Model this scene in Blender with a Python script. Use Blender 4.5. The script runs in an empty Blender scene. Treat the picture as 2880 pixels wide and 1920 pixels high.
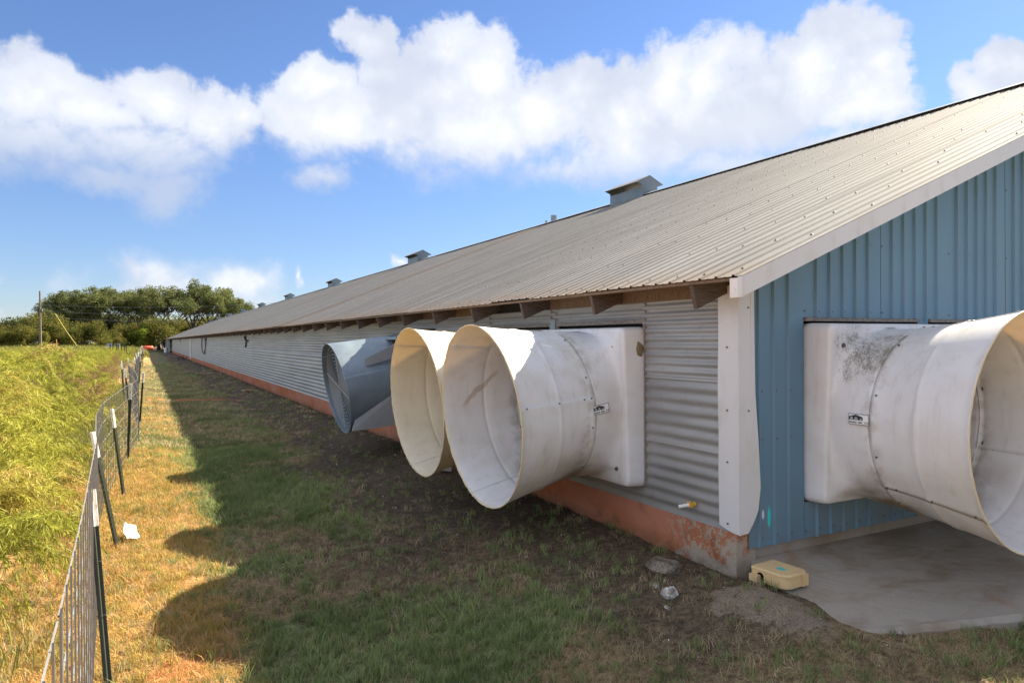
import bpy, math, random
import numpy as np
from mathutils import Vector, Matrix
R = math.radians
rng = np.random.default_rng(7)
random.seed(7)
sc = bpy.context.scene
COL = sc.collection

# ------------------------------------------------------------------ camera
cam_d = bpy.data.cameras.new('camera')
cam = bpy.data.objects.new('camera', cam_d)
COL.objects.link(cam)
cam_d.sensor_width = 36.0
cam_d.sensor_fit = 'HORIZONTAL'
cam_d.lens = 1960 / 2880 * 36
cam_d.clip_start = 0.05
cam_d.clip_end = 3000
CAMP = Vector((-3.7239, -3.6118, 1.6843))
yaw, pitch, roll = 0.486713, -0.0029456, -0.0056640
F = Vector((math.sin(yaw) * math.cos(pitch), math.cos(yaw) * math.cos(pitch), math.sin(pitch)))
Rt = Vector((math.cos(yaw), -math.sin(yaw), 0))
U = Rt.cross(F)
c_, s_ = math.cos(roll), math.sin(roll)
R2 = Rt * c_ + U * s_
U2 = U * c_ - Rt * s_
cam.matrix_world = Matrix(((R2.x, U2.x, -F.x, CAMP.x), (R2.y, U2.y, -F.y, CAMP.y), (R2.z, U2.z, -F.z, CAMP.z), (0, 0, 0, 1)))
sc.camera = cam

# ------------------------------------------------------------------ light
KX, KY = 1.25, 0.20                       # horizontal shadow shift per metre of drop
sun_vec = Vector((KX, KY, 1)).normalized()
sun_el = math.asin(sun_vec.z)
sun_az = math.atan2(sun_vec.x, sun_vec.y)
sd = bpy.data.lights.new('sun', 'SUN')
sd.energy = 5.0
sd.angle = R(0.53)
sd.color = (1.0, 0.88, 0.68)
so = bpy.data.objects.new('sun', sd)
COL.objects.link(so)
so.rotation_euler = sun_vec.to_track_quat('Z', 'Y').to_euler()

sc.view_settings.view_transform = 'Standard'
sc.view_settings.look = 'None'
sc.view_settings.exposure = 1.8
sc.view_settings.gamma = 1.0
sc.view_settings.use_curve_mapping = False

# ------------------------------------------------------------------ node helpers
class NT:
    def __init__(s, nt):
        s.nt = nt; s.n = nt.nodes; s.l = nt.links
    def node(s, t, **k):
        n = s.n.new(t)
        for a, v in k.items(): setattr(n, a, v)
        return n
    def put(s, sock, v):
        if v is None: return
        if isinstance(v, bpy.types.NodeSocket): s.l.new(v, sock)
        else:
            if hasattr(sock.default_value, '__len__') and not isinstance(v, (float, int)):
                v = tuple(v)
                if len(sock.default_value) == 4 and len(v) == 3: v = v + (1,)
            sock.default_value = v
    def m(s, op, a, b=None, c=None, clamp=False):
        n = s.node('ShaderNodeMath', operation=op, use_clamp=clamp)
        s.put(n.inputs[0], a); s.put(n.inputs[1], b); s.put(n.inputs[2], c)
        return n.outputs[0]
    def vm(s, op, a, b=None):
        n = s.node('ShaderNodeVectorMath', operation=op)
        s.put(n.inputs[0], a)
        if b is not None: s.put(n.inputs[1], b)
        return n.outputs[1] if op in ('LENGTH', 'DOT_PRODUCT', 'DISTANCE') else n.outputs[0]
    def mix(s, f, a, b, mode='MIX'):
        n = s.node('ShaderNodeMix', data_type='RGBA', blend_type=mode)
        s.put(n.inputs[0], f); s.put(n.inputs[6], a); s.put(n.inputs[7], b)
        return n.outputs[2]
    def noise(s, vec, scale, detail=4, rough=0.55, dist=0.0):
        n = s.node('ShaderNodeTexNoise')
        s.put(n.inputs['Vector'], vec); s.put(n.inputs['Scale'], scale)
        s.put(n.inputs['Detail'], detail); s.put(n.inputs['Roughness'], rough); s.put(n.inputs['Distortion'], dist)
        return n.outputs[0]
    def ss(s, v, a, b, lo=0.0, hi=1.0):
        n = s.node('ShaderNodeMapRange', interpolation_type='SMOOTHSTEP')
        s.put(n.inputs[0], v); s.put(n.inputs[1], a); s.put(n.inputs[2], b); s.put(n.inputs[3], lo); s.put(n.inputs[4], hi)
        return n.outputs[0]
    def sep(s, v):
        n = s.node('ShaderNodeSeparateXYZ'); s.put(n.inputs[0], v); return n.outputs
    def comb(s, x, y, z):
        n = s.node('ShaderNodeCombineXYZ')
        for i, v in enumerate((x, y, z)): s.put(n.inputs[i], v)
        return n.outputs[0]
    def scalev(s, v, sx, sy, sz):
        return s.vm('MULTIPLY', v, (sx, sy, sz))
    def pos(s): return s.node('ShaderNodeNewGeometry').outputs['Position']
    def obj(s): return s.node('ShaderNodeTexCoord').outputs['Object']
    def rnd(s): return s.node('ShaderNodeObjectInfo').outputs['Random']
    def attr(s, name, typ='GEOMETRY'):
        return s.node('ShaderNodeAttribute', attribute_name=name, attribute_type=typ)
    def bump(s, h, strength=0.3, dist=0.01):
        n = s.node('ShaderNodeBump'); s.put(n.inputs['Height'], h)
        n.inputs['Strength'].default_value = strength; n.inputs['Distance'].default_value = dist
        return n.outputs[0]

def mat(name, fn, rough=0.6, metal=0.0, spec=0.5):
    m = bpy.data.materials.new(name); m.use_nodes = True
    t = NT(m.node_tree)
    b = m.node_tree.nodes['Principled BSDF']
    b.inputs['Roughness'].default_value = rough
    b.inputs['Metallic'].default_value = metal
    b.inputs['Specular IOR Level'].default_value = spec
    r = fn(t)
    if isinstance(r, dict):
        for k, v in r.items(): t.put(b.inputs[k], v)
    else: t.put(b.inputs['Base Color'], r)
    return m

# ------------------------------------------------------------------ world: sky with cumulus
w = bpy.data.worlds.new('World'); sc.world = w; w.use_nodes = True
t = NT(w.node_tree)
bg = w.node_tree.nodes['Background']
sky = t.node('ShaderNodeTexSky', sky_type='NISHITA')
sky.sun_disc = False
sky.sun_elevation = sun_el
sky.sun_rotation = sun_az
sky.altitude = 200; sky.air_density = 1.0; sky.dust_density = 0.15; sky.ozone_density = 3.0
D = t.node('ShaderNodeTexCoord').outputs['Generated']
dx, dy, dz = t.sep(D)
az = t.m('MULTIPLY', t.m('ARCTAN2', dx, dy), 180 / math.pi)
el = t.m('MULTIPLY', t.m('ARCSINE', dz), 180 / math.pi)
wn = t.node('ShaderNodeTexNoise'); t.put(wn.inputs['Vector'], D); wn.inputs['Scale'].default_value = 7.0; wn.inputs['Detail'].default_value = 5.0; wn.inputs['Roughness'].default_value = 0.6
AE = t.vm('ADD', t.comb(az, el, 0.0), t.vm('MULTIPLY', t.vm('SUBTRACT', wn.outputs['Color'], (0.5, 0.5, 0.5)), (9.0, 6.0, 0.0)))
n1 = t.noise(D, 5.0, 8, 0.62, 0.6)
n2 = t.noise(D, 16.0, 6, 0.6, 0.3)
CL = [(-6.89, 15.9, 3.78, 2.94), (-3.13, 15.11, 4.1, 2.54), (0.14, 16.73, 3.17, 2.58), (-5.94, 13.0, 6.06, 2.51), (-0.72, 13.39, 6.72, 2.64), (4.49, 15.47, 3.71, 2.71), (6.94, 16.03, 1.89, 2.14), (1.8, 10.91, 2.65, 1.85), (-2.09, 11.15, 4.19, 1.48), (15.5, 22.84, 2.06, 1.75), (16.85, 20.83, 2.43, 1.52), (12.78, 19.32, 2.7, 1.82), (22.11, 22.59, 2.84, 2.09), (21.03, 19.78, 3.9, 2.78), (24.93, 20.18, 4.29, 3.38), (18.22, 17.77, 6.35, 2.83), (14.1, 16.27, 5.86, 2.84), (25.26, 15.99, 9.27, 3.56), (12.73, 12.3, 2.02, 1.31), (30.28, 17.93, 4.62, 3.17), (34.2, 19.73, 2.81, 2.17), (37.0, 18.02, 4.8, 3.43), (41.14, 20.24, 3.01, 3.0), (44.48, 20.54, 2.91, 2.65), (44.14, 17.2, 4.81, 3.37), (38.72, 15.02, 7.68, 3.22), (47.69, 16.55, 5.19, 3.33), (50.8, 19.19, 3.25, 2.88), (54.06, 20.42, 3.08, 2.08), (55.2, 18.25, 2.21, 2.26), (54.62, 16.3, 3.05, 2.03), (46.07, 12.9, 6.2, 1.6), (52.28, 14.2, 3.46, 1.82), (32.39, 13.26, 5.28, 1.68), (61.3, 16.22, 2.18, 1.36), (63.73, 17.48, 1.9, 1.8), (1.76, 4.5, 4.6, 2.1), (6.8, 4.6, 3.0, 1.8), (4.41, 3.06, 6.5, 1.3), (-1.0, 3.9, 3.0, 1.3), (-8.8, 4.2, 1.2, 1.43), (-8.4, 1.76, 1.1, 0.5), (11.52, 4.69, 0.59, 0.75), (19.02, 6.47, 0.84, 0.63)]
field = None
for (a, e, ra, re_) in CL:
    v = t.vm('LENGTH', t.vm('MULTIPLY', t.vm('SUBTRACT', AE, (a, e, 0)), (1 / ra, 1 / re_, 0)))
    v = t.m('SUBTRACT', 1.0, v)
    field = v if field is None else t.m('SMOOTH_MAX', field, v, 0.25)
# unseen rest of the sky: broken cumulus, made denser to fill the shade
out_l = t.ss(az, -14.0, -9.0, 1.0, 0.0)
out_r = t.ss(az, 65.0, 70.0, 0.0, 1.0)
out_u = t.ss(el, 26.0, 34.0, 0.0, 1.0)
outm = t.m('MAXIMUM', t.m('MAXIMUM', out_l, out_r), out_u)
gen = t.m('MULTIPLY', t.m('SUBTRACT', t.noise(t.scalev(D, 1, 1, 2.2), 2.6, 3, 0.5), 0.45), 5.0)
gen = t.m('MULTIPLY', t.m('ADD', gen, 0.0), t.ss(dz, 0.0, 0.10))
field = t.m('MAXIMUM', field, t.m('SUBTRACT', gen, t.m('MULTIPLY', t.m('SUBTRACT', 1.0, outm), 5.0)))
n3 = t.noise(D, 45.0, 5, 0.6)
nn = t.m('ADD', t.m('ADD', t.m('MULTIPLY', t.m('SUBTRACT', n1, 0.5), 1.7), t.m('MULTIPLY', t.m('SUBTRACT', n2, 0.5), 1.0)), t.m('MULTIPLY', t.m('SUBTRACT', n3, 0.5), 0.45))
den = t.m('ADD', t.m('ADD', field, 0.20), nn)
basez = t.ss(el, 12.5, 17.5, 1.0, 0.0)
wid = t.m('ADD', 0.42, t.m('MULTIPLY', basez, 0.75))
alpha = t.m('DIVIDE', den, wid, clamp=True)
alpha = t.ss(alpha, 0.0, 1.0)
# thin grey undersides: lower part of each band is paler and more transparent
low = t.m('MULTIPLY', t.ss(el, 11.0, 16.5, 1.0, 0.0), t.ss(el, 6.8, 8.0))
alpha = t.m('MULTIPLY', alpha, t.m('SUBTRACT', 1.0, t.m('MULTIPLY', low, 0.30)))
faint = t.ss(el, 6.0, 8.0, 0.9, 1.0)
alpha = t.m('MULTIPLY', alpha, faint)
thick = t.ss(den, 0.25, 1.5)
cc = t.mix(thick, (4.7, 5.0, 5.75), (6.3, 6.4, 6.6))
grey = t.m('MULTIPLY', t.ss(t.noise(D, 6.0, 5, 0.55), 0.42, 0.64), 0.62)
cc = t.mix(t.m('MAXIMUM', t.m('MULTIPLY', low, 0.95), grey), cc, (3.55, 3.95, 4.85))
skyc = t.mix(1.0, t.mix(1.0, sky.outputs[0], (0.74, 0.82, 1.00), 'MULTIPLY'), t.mix(t.ss(dz, -0.05, 0.36), (0.84, 0.80, 0.80), (1.0, 1.0, 1.0)), 'MULTIPLY')
# front-lit gain, pushed up on unseen clouds so they brighten the shaded sides
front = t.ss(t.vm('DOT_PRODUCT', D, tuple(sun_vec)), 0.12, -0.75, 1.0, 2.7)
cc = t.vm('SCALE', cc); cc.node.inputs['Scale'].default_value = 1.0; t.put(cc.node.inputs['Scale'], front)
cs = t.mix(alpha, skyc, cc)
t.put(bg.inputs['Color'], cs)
bg.inputs['Strength'].default_value = 0.05

# ------------------------------------------------------------------ mesh helpers
def mesh_from(name, V, Fc, m=None, smooth=False, attrs=None):
    me = bpy.data.meshes.new(name)
    V = np.asarray(V, dtype=np.float32)
    if isinstance(Fc, np.ndarray):
        k = Fc.shape[1]; nf = len(Fc)
        me.vertices.add(len(V)); me.vertices.foreach_set('co', V.ravel())
        me.loops.add(nf * k); me.loops.foreach_set('vertex_index', Fc.astype(np.int32).ravel())
        me.polygons.add(nf)
        me.polygons.foreach_set('loop_start', np.arange(0, nf * k, k, dtype=np.int32))
        me.polygons.foreach_set('loop_total', np.full(nf, k, dtype=np.int32))
        me.update(calc_edges=True)
    else:
        me.from_pydata([tuple(map(float, v)) for v in V], [], [tuple(f) for f in Fc]); me.update()
    if attrs:
        for k2, arr in attrs.items():
            a = me.attributes.new(k2, 'FLOAT', 'POINT'); a.data.foreach_set('value', np.asarray(arr, dtype=np.float32))
    if smooth:
        me.polygons.foreach_set('use_smooth', np.ones(len(me.polygons), dtype=bool))
    if m is not None: me.materials.append(m)
    return me

class MB:
    """collects simple shapes into one mesh"""
    def __init__(s): s.v = []; s.f = []
    def add(s, V, Fc):
        o = len(s.v); s.v += [tuple(v) for v in V]; s.f += [tuple(i + o for i in f) for f in Fc]
    def box(s, a, b):
        x0, y0, z0 = a; x1, y1, z1 = b
        s.add([(x0, y0, z0), (x1, y0, z0), (x1, y1, z0), (x0, y1, z0), (x0, y0, z1), (x1, y0, z1), (x1, y1, z1), (x0, y1, z1)],
              [(0, 3, 2, 1), (4, 5, 6, 7), (0, 1, 5, 4), (1, 2, 6, 5), (2, 3, 7, 6), (3, 0, 4, 7)])
        return s
    def hexa(s, P):
        s.add(P, [(0, 3, 2, 1), (4, 5, 6, 7), (0, 1, 5, 4), (1, 2, 6, 5), (2, 3, 7, 6), (3, 0, 4, 7)]); return s
    def prism(s, poly, d):
        """poly: list of 3-D points, extruded by vector d"""
        n = len(poly); P = [Vector(p) for p in poly]; Q = [p + Vector(d) for p in P]
        s.add([tuple(p) for p in P + Q], [tuple(range(n - 1, -1, -1)), tuple(range(n, 2 * n))] + [(i, (i + 1) % n, n + (i + 1) % n, n + i) for i in range(n)])
        return s
    def tube(s, pts, r, n=6, r2=None, cap=True):
        pts = [Vector(p) for p in pts]; m = len(pts); V = []
        prev = None
        for i, p in enumerate(pts):
            d = (pts[min(i + 1, m - 1)] - pts[max(i - 1, 0)]).normalized()
            if prev is None:
                a = d.orthogonal().normalized()
            else:
                a = (prev - d * prev.dot(d)).normalized()
            prev = a; b = d.cross(a)
            rr = r if r2 is None else r + (r2 - r) * i / (m - 1)
            if isinstance(r, (list, tuple)): rr = r[i]
            for k in range(n):
                q = 2 * math.pi * k / n
                V.append(tuple(p + (a * math.cos(q) + b * math.sin(q)) * rr))
        Fc = [(i * n + k, i * n + (k + 1) % n, (i + 1) * n + (k + 1) % n, (i + 1) * n + k) for i in range(m - 1) for k in range(n)]
        if cap: Fc += [tuple(range(n - 1, -1, -1)), tuple(range((m - 1) * n, m * n))]
        s.add(V, Fc); return s
    def build(s, name, m=None, parent=None, smooth=False, loc=None):
        return obj(name, mesh_from(name, s.v, s.f, m, smooth), parent, loc)

def obj(name, me, parent=None, loc=None, rot=None):
    o = bpy.data.objects.new(name, me); COL.objects.link(o)
    if parent is not None: o.parent = parent
    if loc is not None: o.location = loc
    if rot is not None: o.rotation_euler = rot
    return o
def thing(name, label, cat, loc=(0, 0, 0), rz=0.0, group=None):
    o = bpy.data.objects.new(name, None); COL.objects.link(o)
    o.location = loc; o.rotation_euler = (0, 0, rz); o.empty_display_size = 0.2
    o['label'] = label; o['category'] = cat
    if group: o['group'] = group
    return o
def tag(o, label, cat, group=None, kind=None):
    if label: o['label'] = label
    if cat: o['category'] = cat
    if group: o['group'] = group
    if kind: o['kind'] = kind
    return o
def struct(o): o['kind'] = 'structure'; return o
def copy_tree(o, parent=None):
    c = o.copy(); COL.objects.link(c)
    if parent is not None: c.parent = parent
    for ch in list(o.children): copy_tree(ch, c)
    return c
def smoothstep(x, a, b):
    q = np.clip((x - a) / (b - a), 0, 1); return q * q * (3 - 2 * q)

# value noise in numpy, shared by terrain, lawn masks and scatter
_tab = rng.random((256, 256))
def vnoise(x, y, s):
    x = np.asarray(x) * s + 37.3; y = np.asarray(y) * s + 91.7
    xi = np.floor(x).astype(int); yi = np.floor(y).astype(int); fx = x - xi; fy = y - yi
    fx = fx * fx * (3 - 2 * fx); fy = fy * fy * (3 - 2 * fy)
    a = _tab[xi % 256, yi % 256]; b = _tab[(xi + 1) % 256, yi % 256]; c = _tab[xi % 256, (yi + 1) % 256]; d = _tab[(xi + 1) % 256, (yi + 1) % 256]
    return (a * (1 - fx) + b * fx) * (1 - fy) + (c * (1 - fx) + d * fx) * fy
def fbm(x, y, s, o=4):
    r = 0; a = 0.5; tot = 0
    for i in range(o): r = r + a * vnoise(x, y, s * 2 ** i); tot += a; a *= 0.55
    return r / tot

# ------------------------------------------------------------------ terrain
def ground_z(x, y):
    x = np.asarray(x, dtype=float); y = np.asarray(y, dtype=float)
    z = -0.10 * smoothstep(-x, 0.3, 3.2)
    z = z - 0.17 * smoothstep(-y, -2.6, 0.2) * smoothstep(-x, -0.3, 2.6)
    z = z - 0.115 * smoothstep(-y, 0.3, 1.6) * smoothstep(x, -0.8, 0.4)           # below the slab
    z = z + 0.05 * np.exp(-((x + 0.42) / 0.25) ** 2) * smoothstep(y, 4, 7)          # spoil bank along the wall
    z = z - 0.05 * np.exp(-((x + 1.15) / 0.35) ** 2) * smoothstep(y, 7, 10) * (0.5 + fbm(x, y, 0.4, 2))
    # weathered concrete apron mound beside the slab corner
    z = z + 0.115 * np.exp(-(((x + 0.30) / 0.30) ** 2 + ((y + 0.42) / 0.42) ** 2)) * (0.8 + 0.4 * fbm(x, y, 5, 3))
    z = z + 0.06 * smoothstep(-x, 3.05, 3.7) * (1 - smoothstep(-x, 5, 7))
    z = z + 0.45 * smoothstep(y, 40, 170) * smoothstep(-x, 4, 9)
    near = np.exp(-np.maximum(np.hypot(x + 2, y - 2) - 5, 0) / 14)
    z = z + (fbm(x, y, 1.4, 4) - 0.5) * 0.07 * near + (fbm(x, y, 6.0, 3) - 0.5) * 0.03 * near
    under = smoothstep(x, 0.02, 0.12) * smoothstep(y, -0.1, 0.0)
    z = z * (1 - under) - 0.12 * under
    slab = smoothstep(x, -0.02, 0.12) * smoothstep(y, -0.95 - 0.3 * 0, -0.75)
    return np.where((x > 0.1) & (y > -0.8), np.minimum(z, -0.15), z)

def masks(x, y):
    """green, clay, dark soil, straw for the lawn strip and field"""
    g = smoothstep(fbm(x, y, 0.75, 4) + 0.45 * (fbm(x + 9, y + 4, 2.6, 3) - 0.5), 0.40, 0.58)
    d = smoothstep(x + (fbm(x, y, 0.7, 3) - 0.5) * 1.6, -2.1, -1.2) * smoothstep(y, 0.6, 2.4)
    d = np.maximum(d, 0.9 * np.exp(-(((x + 1.7) / 0.9) ** 2 + ((y - 2.0) / 1.1) ** 2)))
    d = np.maximum(d, 0.75 * smoothstep(x, -1.5, -0.9) * smoothstep(y + 0.25 * fbm(x, y, 2, 2), -0.95, -0.5) * (x < 0.3))
    g = g * (1 - 0.85 * d)
    fs = smoothstep(-x, 3.0, 3.5) * (1 - smoothstep(-x, 5.6, 6.5) * smoothstep(y, 5, 8))
    g = g * (1 - 0.75 * fs * (1 - smoothstep(y, 4, 8)))
    clay = np.exp(-(((x + 2.6) / 1.7) ** 2 + ((y - 19.5 + 0.8 * (x + 2.6)) / 0.9) ** 2)) * 1.4 * fbm(x, y, 2.0, 3)
    clay = clay + np.exp(-(((x + 3.62) / 0.12) ** 2 + ((y - 0.66) / 0.09) ** 2)) * 0.9 * smoothstep(fbm(x, y, 4, 3), 0.3, 0.6)
    clay = clay + smoothstep(fbm(x + 31, y + 12, 0.9, 4), 0.66, 0.8) * fs * 0.8
    clay = clay + smoothstep(-x, 4.4, 4.9) * (1 - smoothstep(y, 2.6, 4.2)) * smoothstep(fbm(x, y, 1.1, 3), 0.38, 0.6) * 0.8
    clay = np.clip(clay, 0, 1)
    return np.clip(g * (1 - clay), 0, 1), clay, np.clip(d, 0, 1), np.clip(fs, 0, 1)
def rubble_mask(x, y):
    r = ((x + 0.34 + .22 * (y + .5)) / 0.26) ** 2 + ((y + 0.52) / 0.40) ** 2
    return np.clip(smoothstep(1.35 - r + 1.3 * (fbm(x, y, 4.5, 4) - .5), 0.2, 0.7), 0, 1)

def axis_pts(segs):
    out = []
    for a, b, st in segs: out += list(np.arange(a, b, st))
    return np.array(out + [segs[-1][1]])
xs = axis_pts([(-700, -100, 60), (-100, -30, 6), (-30, -9, 1.0), (-9, -5, 0.25), (-5, 3.2, 0.055), (3.2, 8, 0.5), (8, 40, 4), (40, 700, 60)])
ys = axis_pts([(-300, -20, 35), (-20, -4, 1.0), (-4, 9, 0.055), (9, 24, 0.18), (24, 60, 0.8), (60, 200, 4), (200, 1200, 100)])
X, Y = np.meshgrid(xs, ys)
Z = ground_z(X, Y)
nx, ny = len(xs), len(ys)
ii = (np.arange(ny - 1)[:, None] * nx + np.arange(nx - 1)[None, :]).ravel()
FC = np.stack([ii, ii + 1, ii + nx + 1, ii + nx], 1)
g_, c2_, d_, s2_ = masks(X.ravel(), Y.ravel())

def ground_nodes(t):
    p = t.pos()
    gr = t.attr('green').outputs['Fac']; cl = t.attr('clay').outputs['Fac']; dk = t.attr('dark').outputs['Fac']; st = t.attr('straw').outputs['Fac']
    f1 = t.noise(p, 18, 6, 0.65); f2 = t.noise(p, 70, 4, 0.7); f3 = t.noise(t.scalev(p, 1, 1, 1), 3.0, 5, 0.6)
    fine = t.ss(t.m('ADD', t.m('MULTIPLY', f1, 0.5), t.m('MULTIPLY', f2, 0.5)), 0.36, 0.64)
    dry = t.mix(fine, (0.095, 0.062, 0.034), (0.33, 0.235, 0.125))
    grn = t.mix(fine, (0.070, 0.075, 0.032), (0.20, 0.22, 0.095))
    c = t.mix(t.ss(t.m('ADD', gr, t.m('MULTIPLY', t.m('SUBTRACT', f3, 0.5), 0.5)), 0.25, 0.75), dry, grn)
    soil = t.mix(fine, (0.030, 0.025, 0.020), (0.115, 0.092, 0.070))
    c = t.mix(t.m('MULTIPLY', dk, 0.85), c, soil)
    c = t.mix(t.m('MULTIPLY', st, t.m('SUBTRACT', 0.85, t.m('MULTIPLY', gr, 0.6))), c, t.mix(fine, (0.30, 0.155, 0.060), (0.62, 0.38, 0.15)))
    c = t.mix(t.ss(t.m('ADD', cl, t.m('MULTIPLY', t.m('SUBTRACT', f1, 0.5), 0.6)), 0.3, 0.7), c, t.mix(fine, (0.24, 0.085, 0.032), (0.42, 0.17, 0.070)))
    rb = t.attr('rubble').outputs['Fac']; f4 = t.noise(p, 110, 5, 0.8)
    c = t.mix(t.ss(t.m('ADD', rb, t.m('MULTIPLY', t.m('SUBTRACT', f1, 0.5), 3.2)), 0.35, 0.95), c, t.mix(t.ss(f4, 0.36, 0.64), (0.12, 0.092, 0.064), (0.34, 0.27, 0.20)))
    # field beyond the fence, too far for single stems
    px, py, pz = t.sep(p)
    far = t.m('MULTIPLY', t.ss(px, -4.6, -5.4), t.ss(py, 12.0, 30.0))
    c = t.mix(far, c, t.mix(t.noise(p, 0.9, 6, 0.65), (0.11, 0.125, 0.018), (0.24, 0.24, 0.05)))
    return {'Base Color': c, 'Normal': t.bump(t.m('ADD', t.m('MULTIPLY', f1, 0.6), t.m('MULTIPLY', f2, 0.4)), 0.9, 0.03), 'Roughness': 0.95}
m_ground = mat('ground', ground_nodes, spec=0.15)
g = obj('ground', mesh_from('ground', np.stack([X.ravel(), Y.ravel(), Z.ravel()], 1), FC, m_ground, True,
        dict(green=g_, clay=c2_, dark=d_, straw=s2_, rubble=rubble_mask(X.ravel(), Y.ravel()))))
struct(g)

# ------------------------------------------------------------------ materials
def galv(lo, hi, rust=0.0, streak=(1, 1, 1)):
    def fn(t):
        p = t.pos(); o = t.scalev(p, *streak)
        a = t.noise(o, 1.6, 6, 0.62); b = t.noise(p, 40, 3, 0.6); r = t.rnd()
        c = t.mix(t.ss(a, 0.3, 0.7), lo, hi)
        c = t.mix(t.m('MULTIPLY', b, 0.25), c, (0.25, 0.25, 0.24))
        c = t.mix(t.m('MULTIPLY', r, 0.16), c, (0.30, 0.28, 0.25))
        if rust: c = t.mix(t.m('MULTIPLY', t.ss(t.noise(p, 7, 6, 0.7), 0.58, 0.75), rust), c, (0.20, 0.10, 0.045))
        return {'Base Color': c, 'Roughness': t.ss(a, 0.2, 0.8, 0.42, 0.6)}
    return fn
def roof_nodes(t):
    p = t.pos(); px, py, pz = t.sep(p)
    a = t.noise(t.scalev(p, 0.5, 3.0, 0.5), 1.3, 6, 0.6); b = t.noise(p, 26, 5, 0.7); r = t.rnd()
    c = t.mix(t.ss(a, 0.3, 0.7), (0.178, 0.176, 0.172), (0.242, 0.239, 0.232))
    c = t.mix(t.m('MULTIPLY', t.ss(b, 0.45, 0.7), 0.35), c, (0.11, 0.10, 0.088))
    c = t.mix(t.m('MULTIPLY', t.ss(r, 0.72, 1.0), 0.25), c, (0.14, 0.13, 0.12))
    c = t.mix(t.m('MULTIPLY', t.ss(px, 0.1, -0.42), 0.35), c, (0.26, 0.16, 0.09))
    return {'Base Color': c, 'Roughness': 0.72}
m_roof = mat('roof_metal', roof_nodes, metal=0.05, spec=0.35)
m_roofold = mat('roof_brown', lambda t: t.mix(t.noise(t.pos(), 5, 5, 0.6), (0.13, 0.10, 0.08), (0.24, 0.20, 0.16)), rough=0.6, metal=0.2)
m_siding = mat('galvanised_siding', galv((0.29, 0.295, 0.295), (0.42, 0.425, 0.42), 0.3, (1, 0.35, 2.5)), metal=0.4)
m_galv = mat('galvanised_sheet', galv((0.20, 0.25, 0.30), (0.32, 0.38, 0.43), 0.12), metal=0.45)
m_galvd = mat('galvanised_dull', galv((0.20, 0.22, 0.25), (0.32, 0.34, 0.37), 0.2), metal=0.5)
def blue_nodes(t):
    p = t.pos(); x, y, z = t.sep(p)
    a = t.noise(t.scalev(p, 3, 1, 0.5), 1.5, 5, 0.6)
    c = t.mix(a, (0.092, 0.190, 0.278), (0.132, 0.245, 0.338))
    c = t.mix(t.m('MULTIPLY', t.rnd(), 0.18), c, (0.08, 0.17, 0.23))
    dirt = t.m('MULTIPLY', t.ss(z, 0.75, 0.15), t.ss(t.noise(p, 4, 5, 0.65), 0.35, 0.7))
    c = t.mix(t.m('MULTIPLY', dirt, 0.45), c, (0.16, 0.14, 0.11))
    # two touch-ups of spray paint near the corner
    def spot(cx, cz, rx, rz):
        d = t.vm('LENGTH', t.comb(t.m('DIVIDE', t.m('SUBTRACT', x, cx), rx), t.m('DIVIDE', t.m('SUBTRACT', z, cz), rz), 0.0))
        return t.ss(t.m('ADD', d, t.m('MULTIPLY', t.noise(p, 40, 2), 0.3)), 1.25, 0.75)
    c = t.mix(spot(0.288, 0.385, 0.018, 0.085), c, (0.02, 0.55, 0.56))
    c = t.mix(spot(0.226, 0.41, 0.014, 0.04), c, (0.62, 0.60, 0.72))
    return {'Base Color': c, 'Roughness': 0.42}
m_blue = mat('blue_painted_steel', blue_nodes)
def white_nodes(t):
    p = t.pos()
    c = t.mix(t.ss(t.noise(p, 5, 6, 0.65), 0.45, 0.8), (0.74, 0.73, 0.71), (0.60, 0.55, 0.46))
    c = t.mix(t.m('MULTIPLY', t.ss(t.noise(p, 30, 4, 0.6), 0.62, 0.78), 0.5), c, (0.25, 0.20, 0.14))
    return {'Base Color': c, 'Roughness': 0.5}
m_white = mat('white_trim', white_nodes)
def wood_nodes(lo, hi, ax=(1, 12, 12)):
    def fn(t):
        p = t.obj(); a = t.noise(t.scalev(p, *ax), 9, 5, 0.6)
        c = t.mix(t.ss(a, 0.3, 0.7), lo, hi)
        c = t.mix(t.m('MULTIPLY', t.rnd(), 0.4), c, (lo[0] * 0.6, lo[1] * 0.6, lo[2] * 0.6))
        return {'Base Color': c, 'Normal': t.bump(a, 0.5, 0.004), 'Roughness': 0.85}
    return fn
m_trim = mat('bent_white_trim', lambda t: {'Base Color': t.mix(t.m('MULTIPLY', t.ss(t.noise(t.scalev(t.pos(), 3, 3, 1.2), 2.5, 4, 0.5), 0.5, 0.8), 0.5), (0.61, 0.61, 0.62), (0.47, 0.44, 0.37)), 'Roughness': 0.4})
m_rafter = mat('weathered_rafter', wood_nodes((0.060, 0.042, 0.032), (0.19, 0.135, 0.105)))
m_osb = mat('frieze_wood', wood_nodes((0.11, 0.070, 0.042), (0.26, 0.175, 0.11), (8, 14, 1.5)))
m_header = mat('grey_header_wood', wood_nodes((0.14, 0.12, 0.10), (0.32, 0.28, 0.24), (3, 3, 14)))
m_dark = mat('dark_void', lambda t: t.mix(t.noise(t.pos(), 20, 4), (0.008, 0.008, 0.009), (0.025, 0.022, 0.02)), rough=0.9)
m_board = mat('pale_board', wood_nodes((0.30, 0.21, 0.12), (0.52, 0.38, 0.22)))
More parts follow.
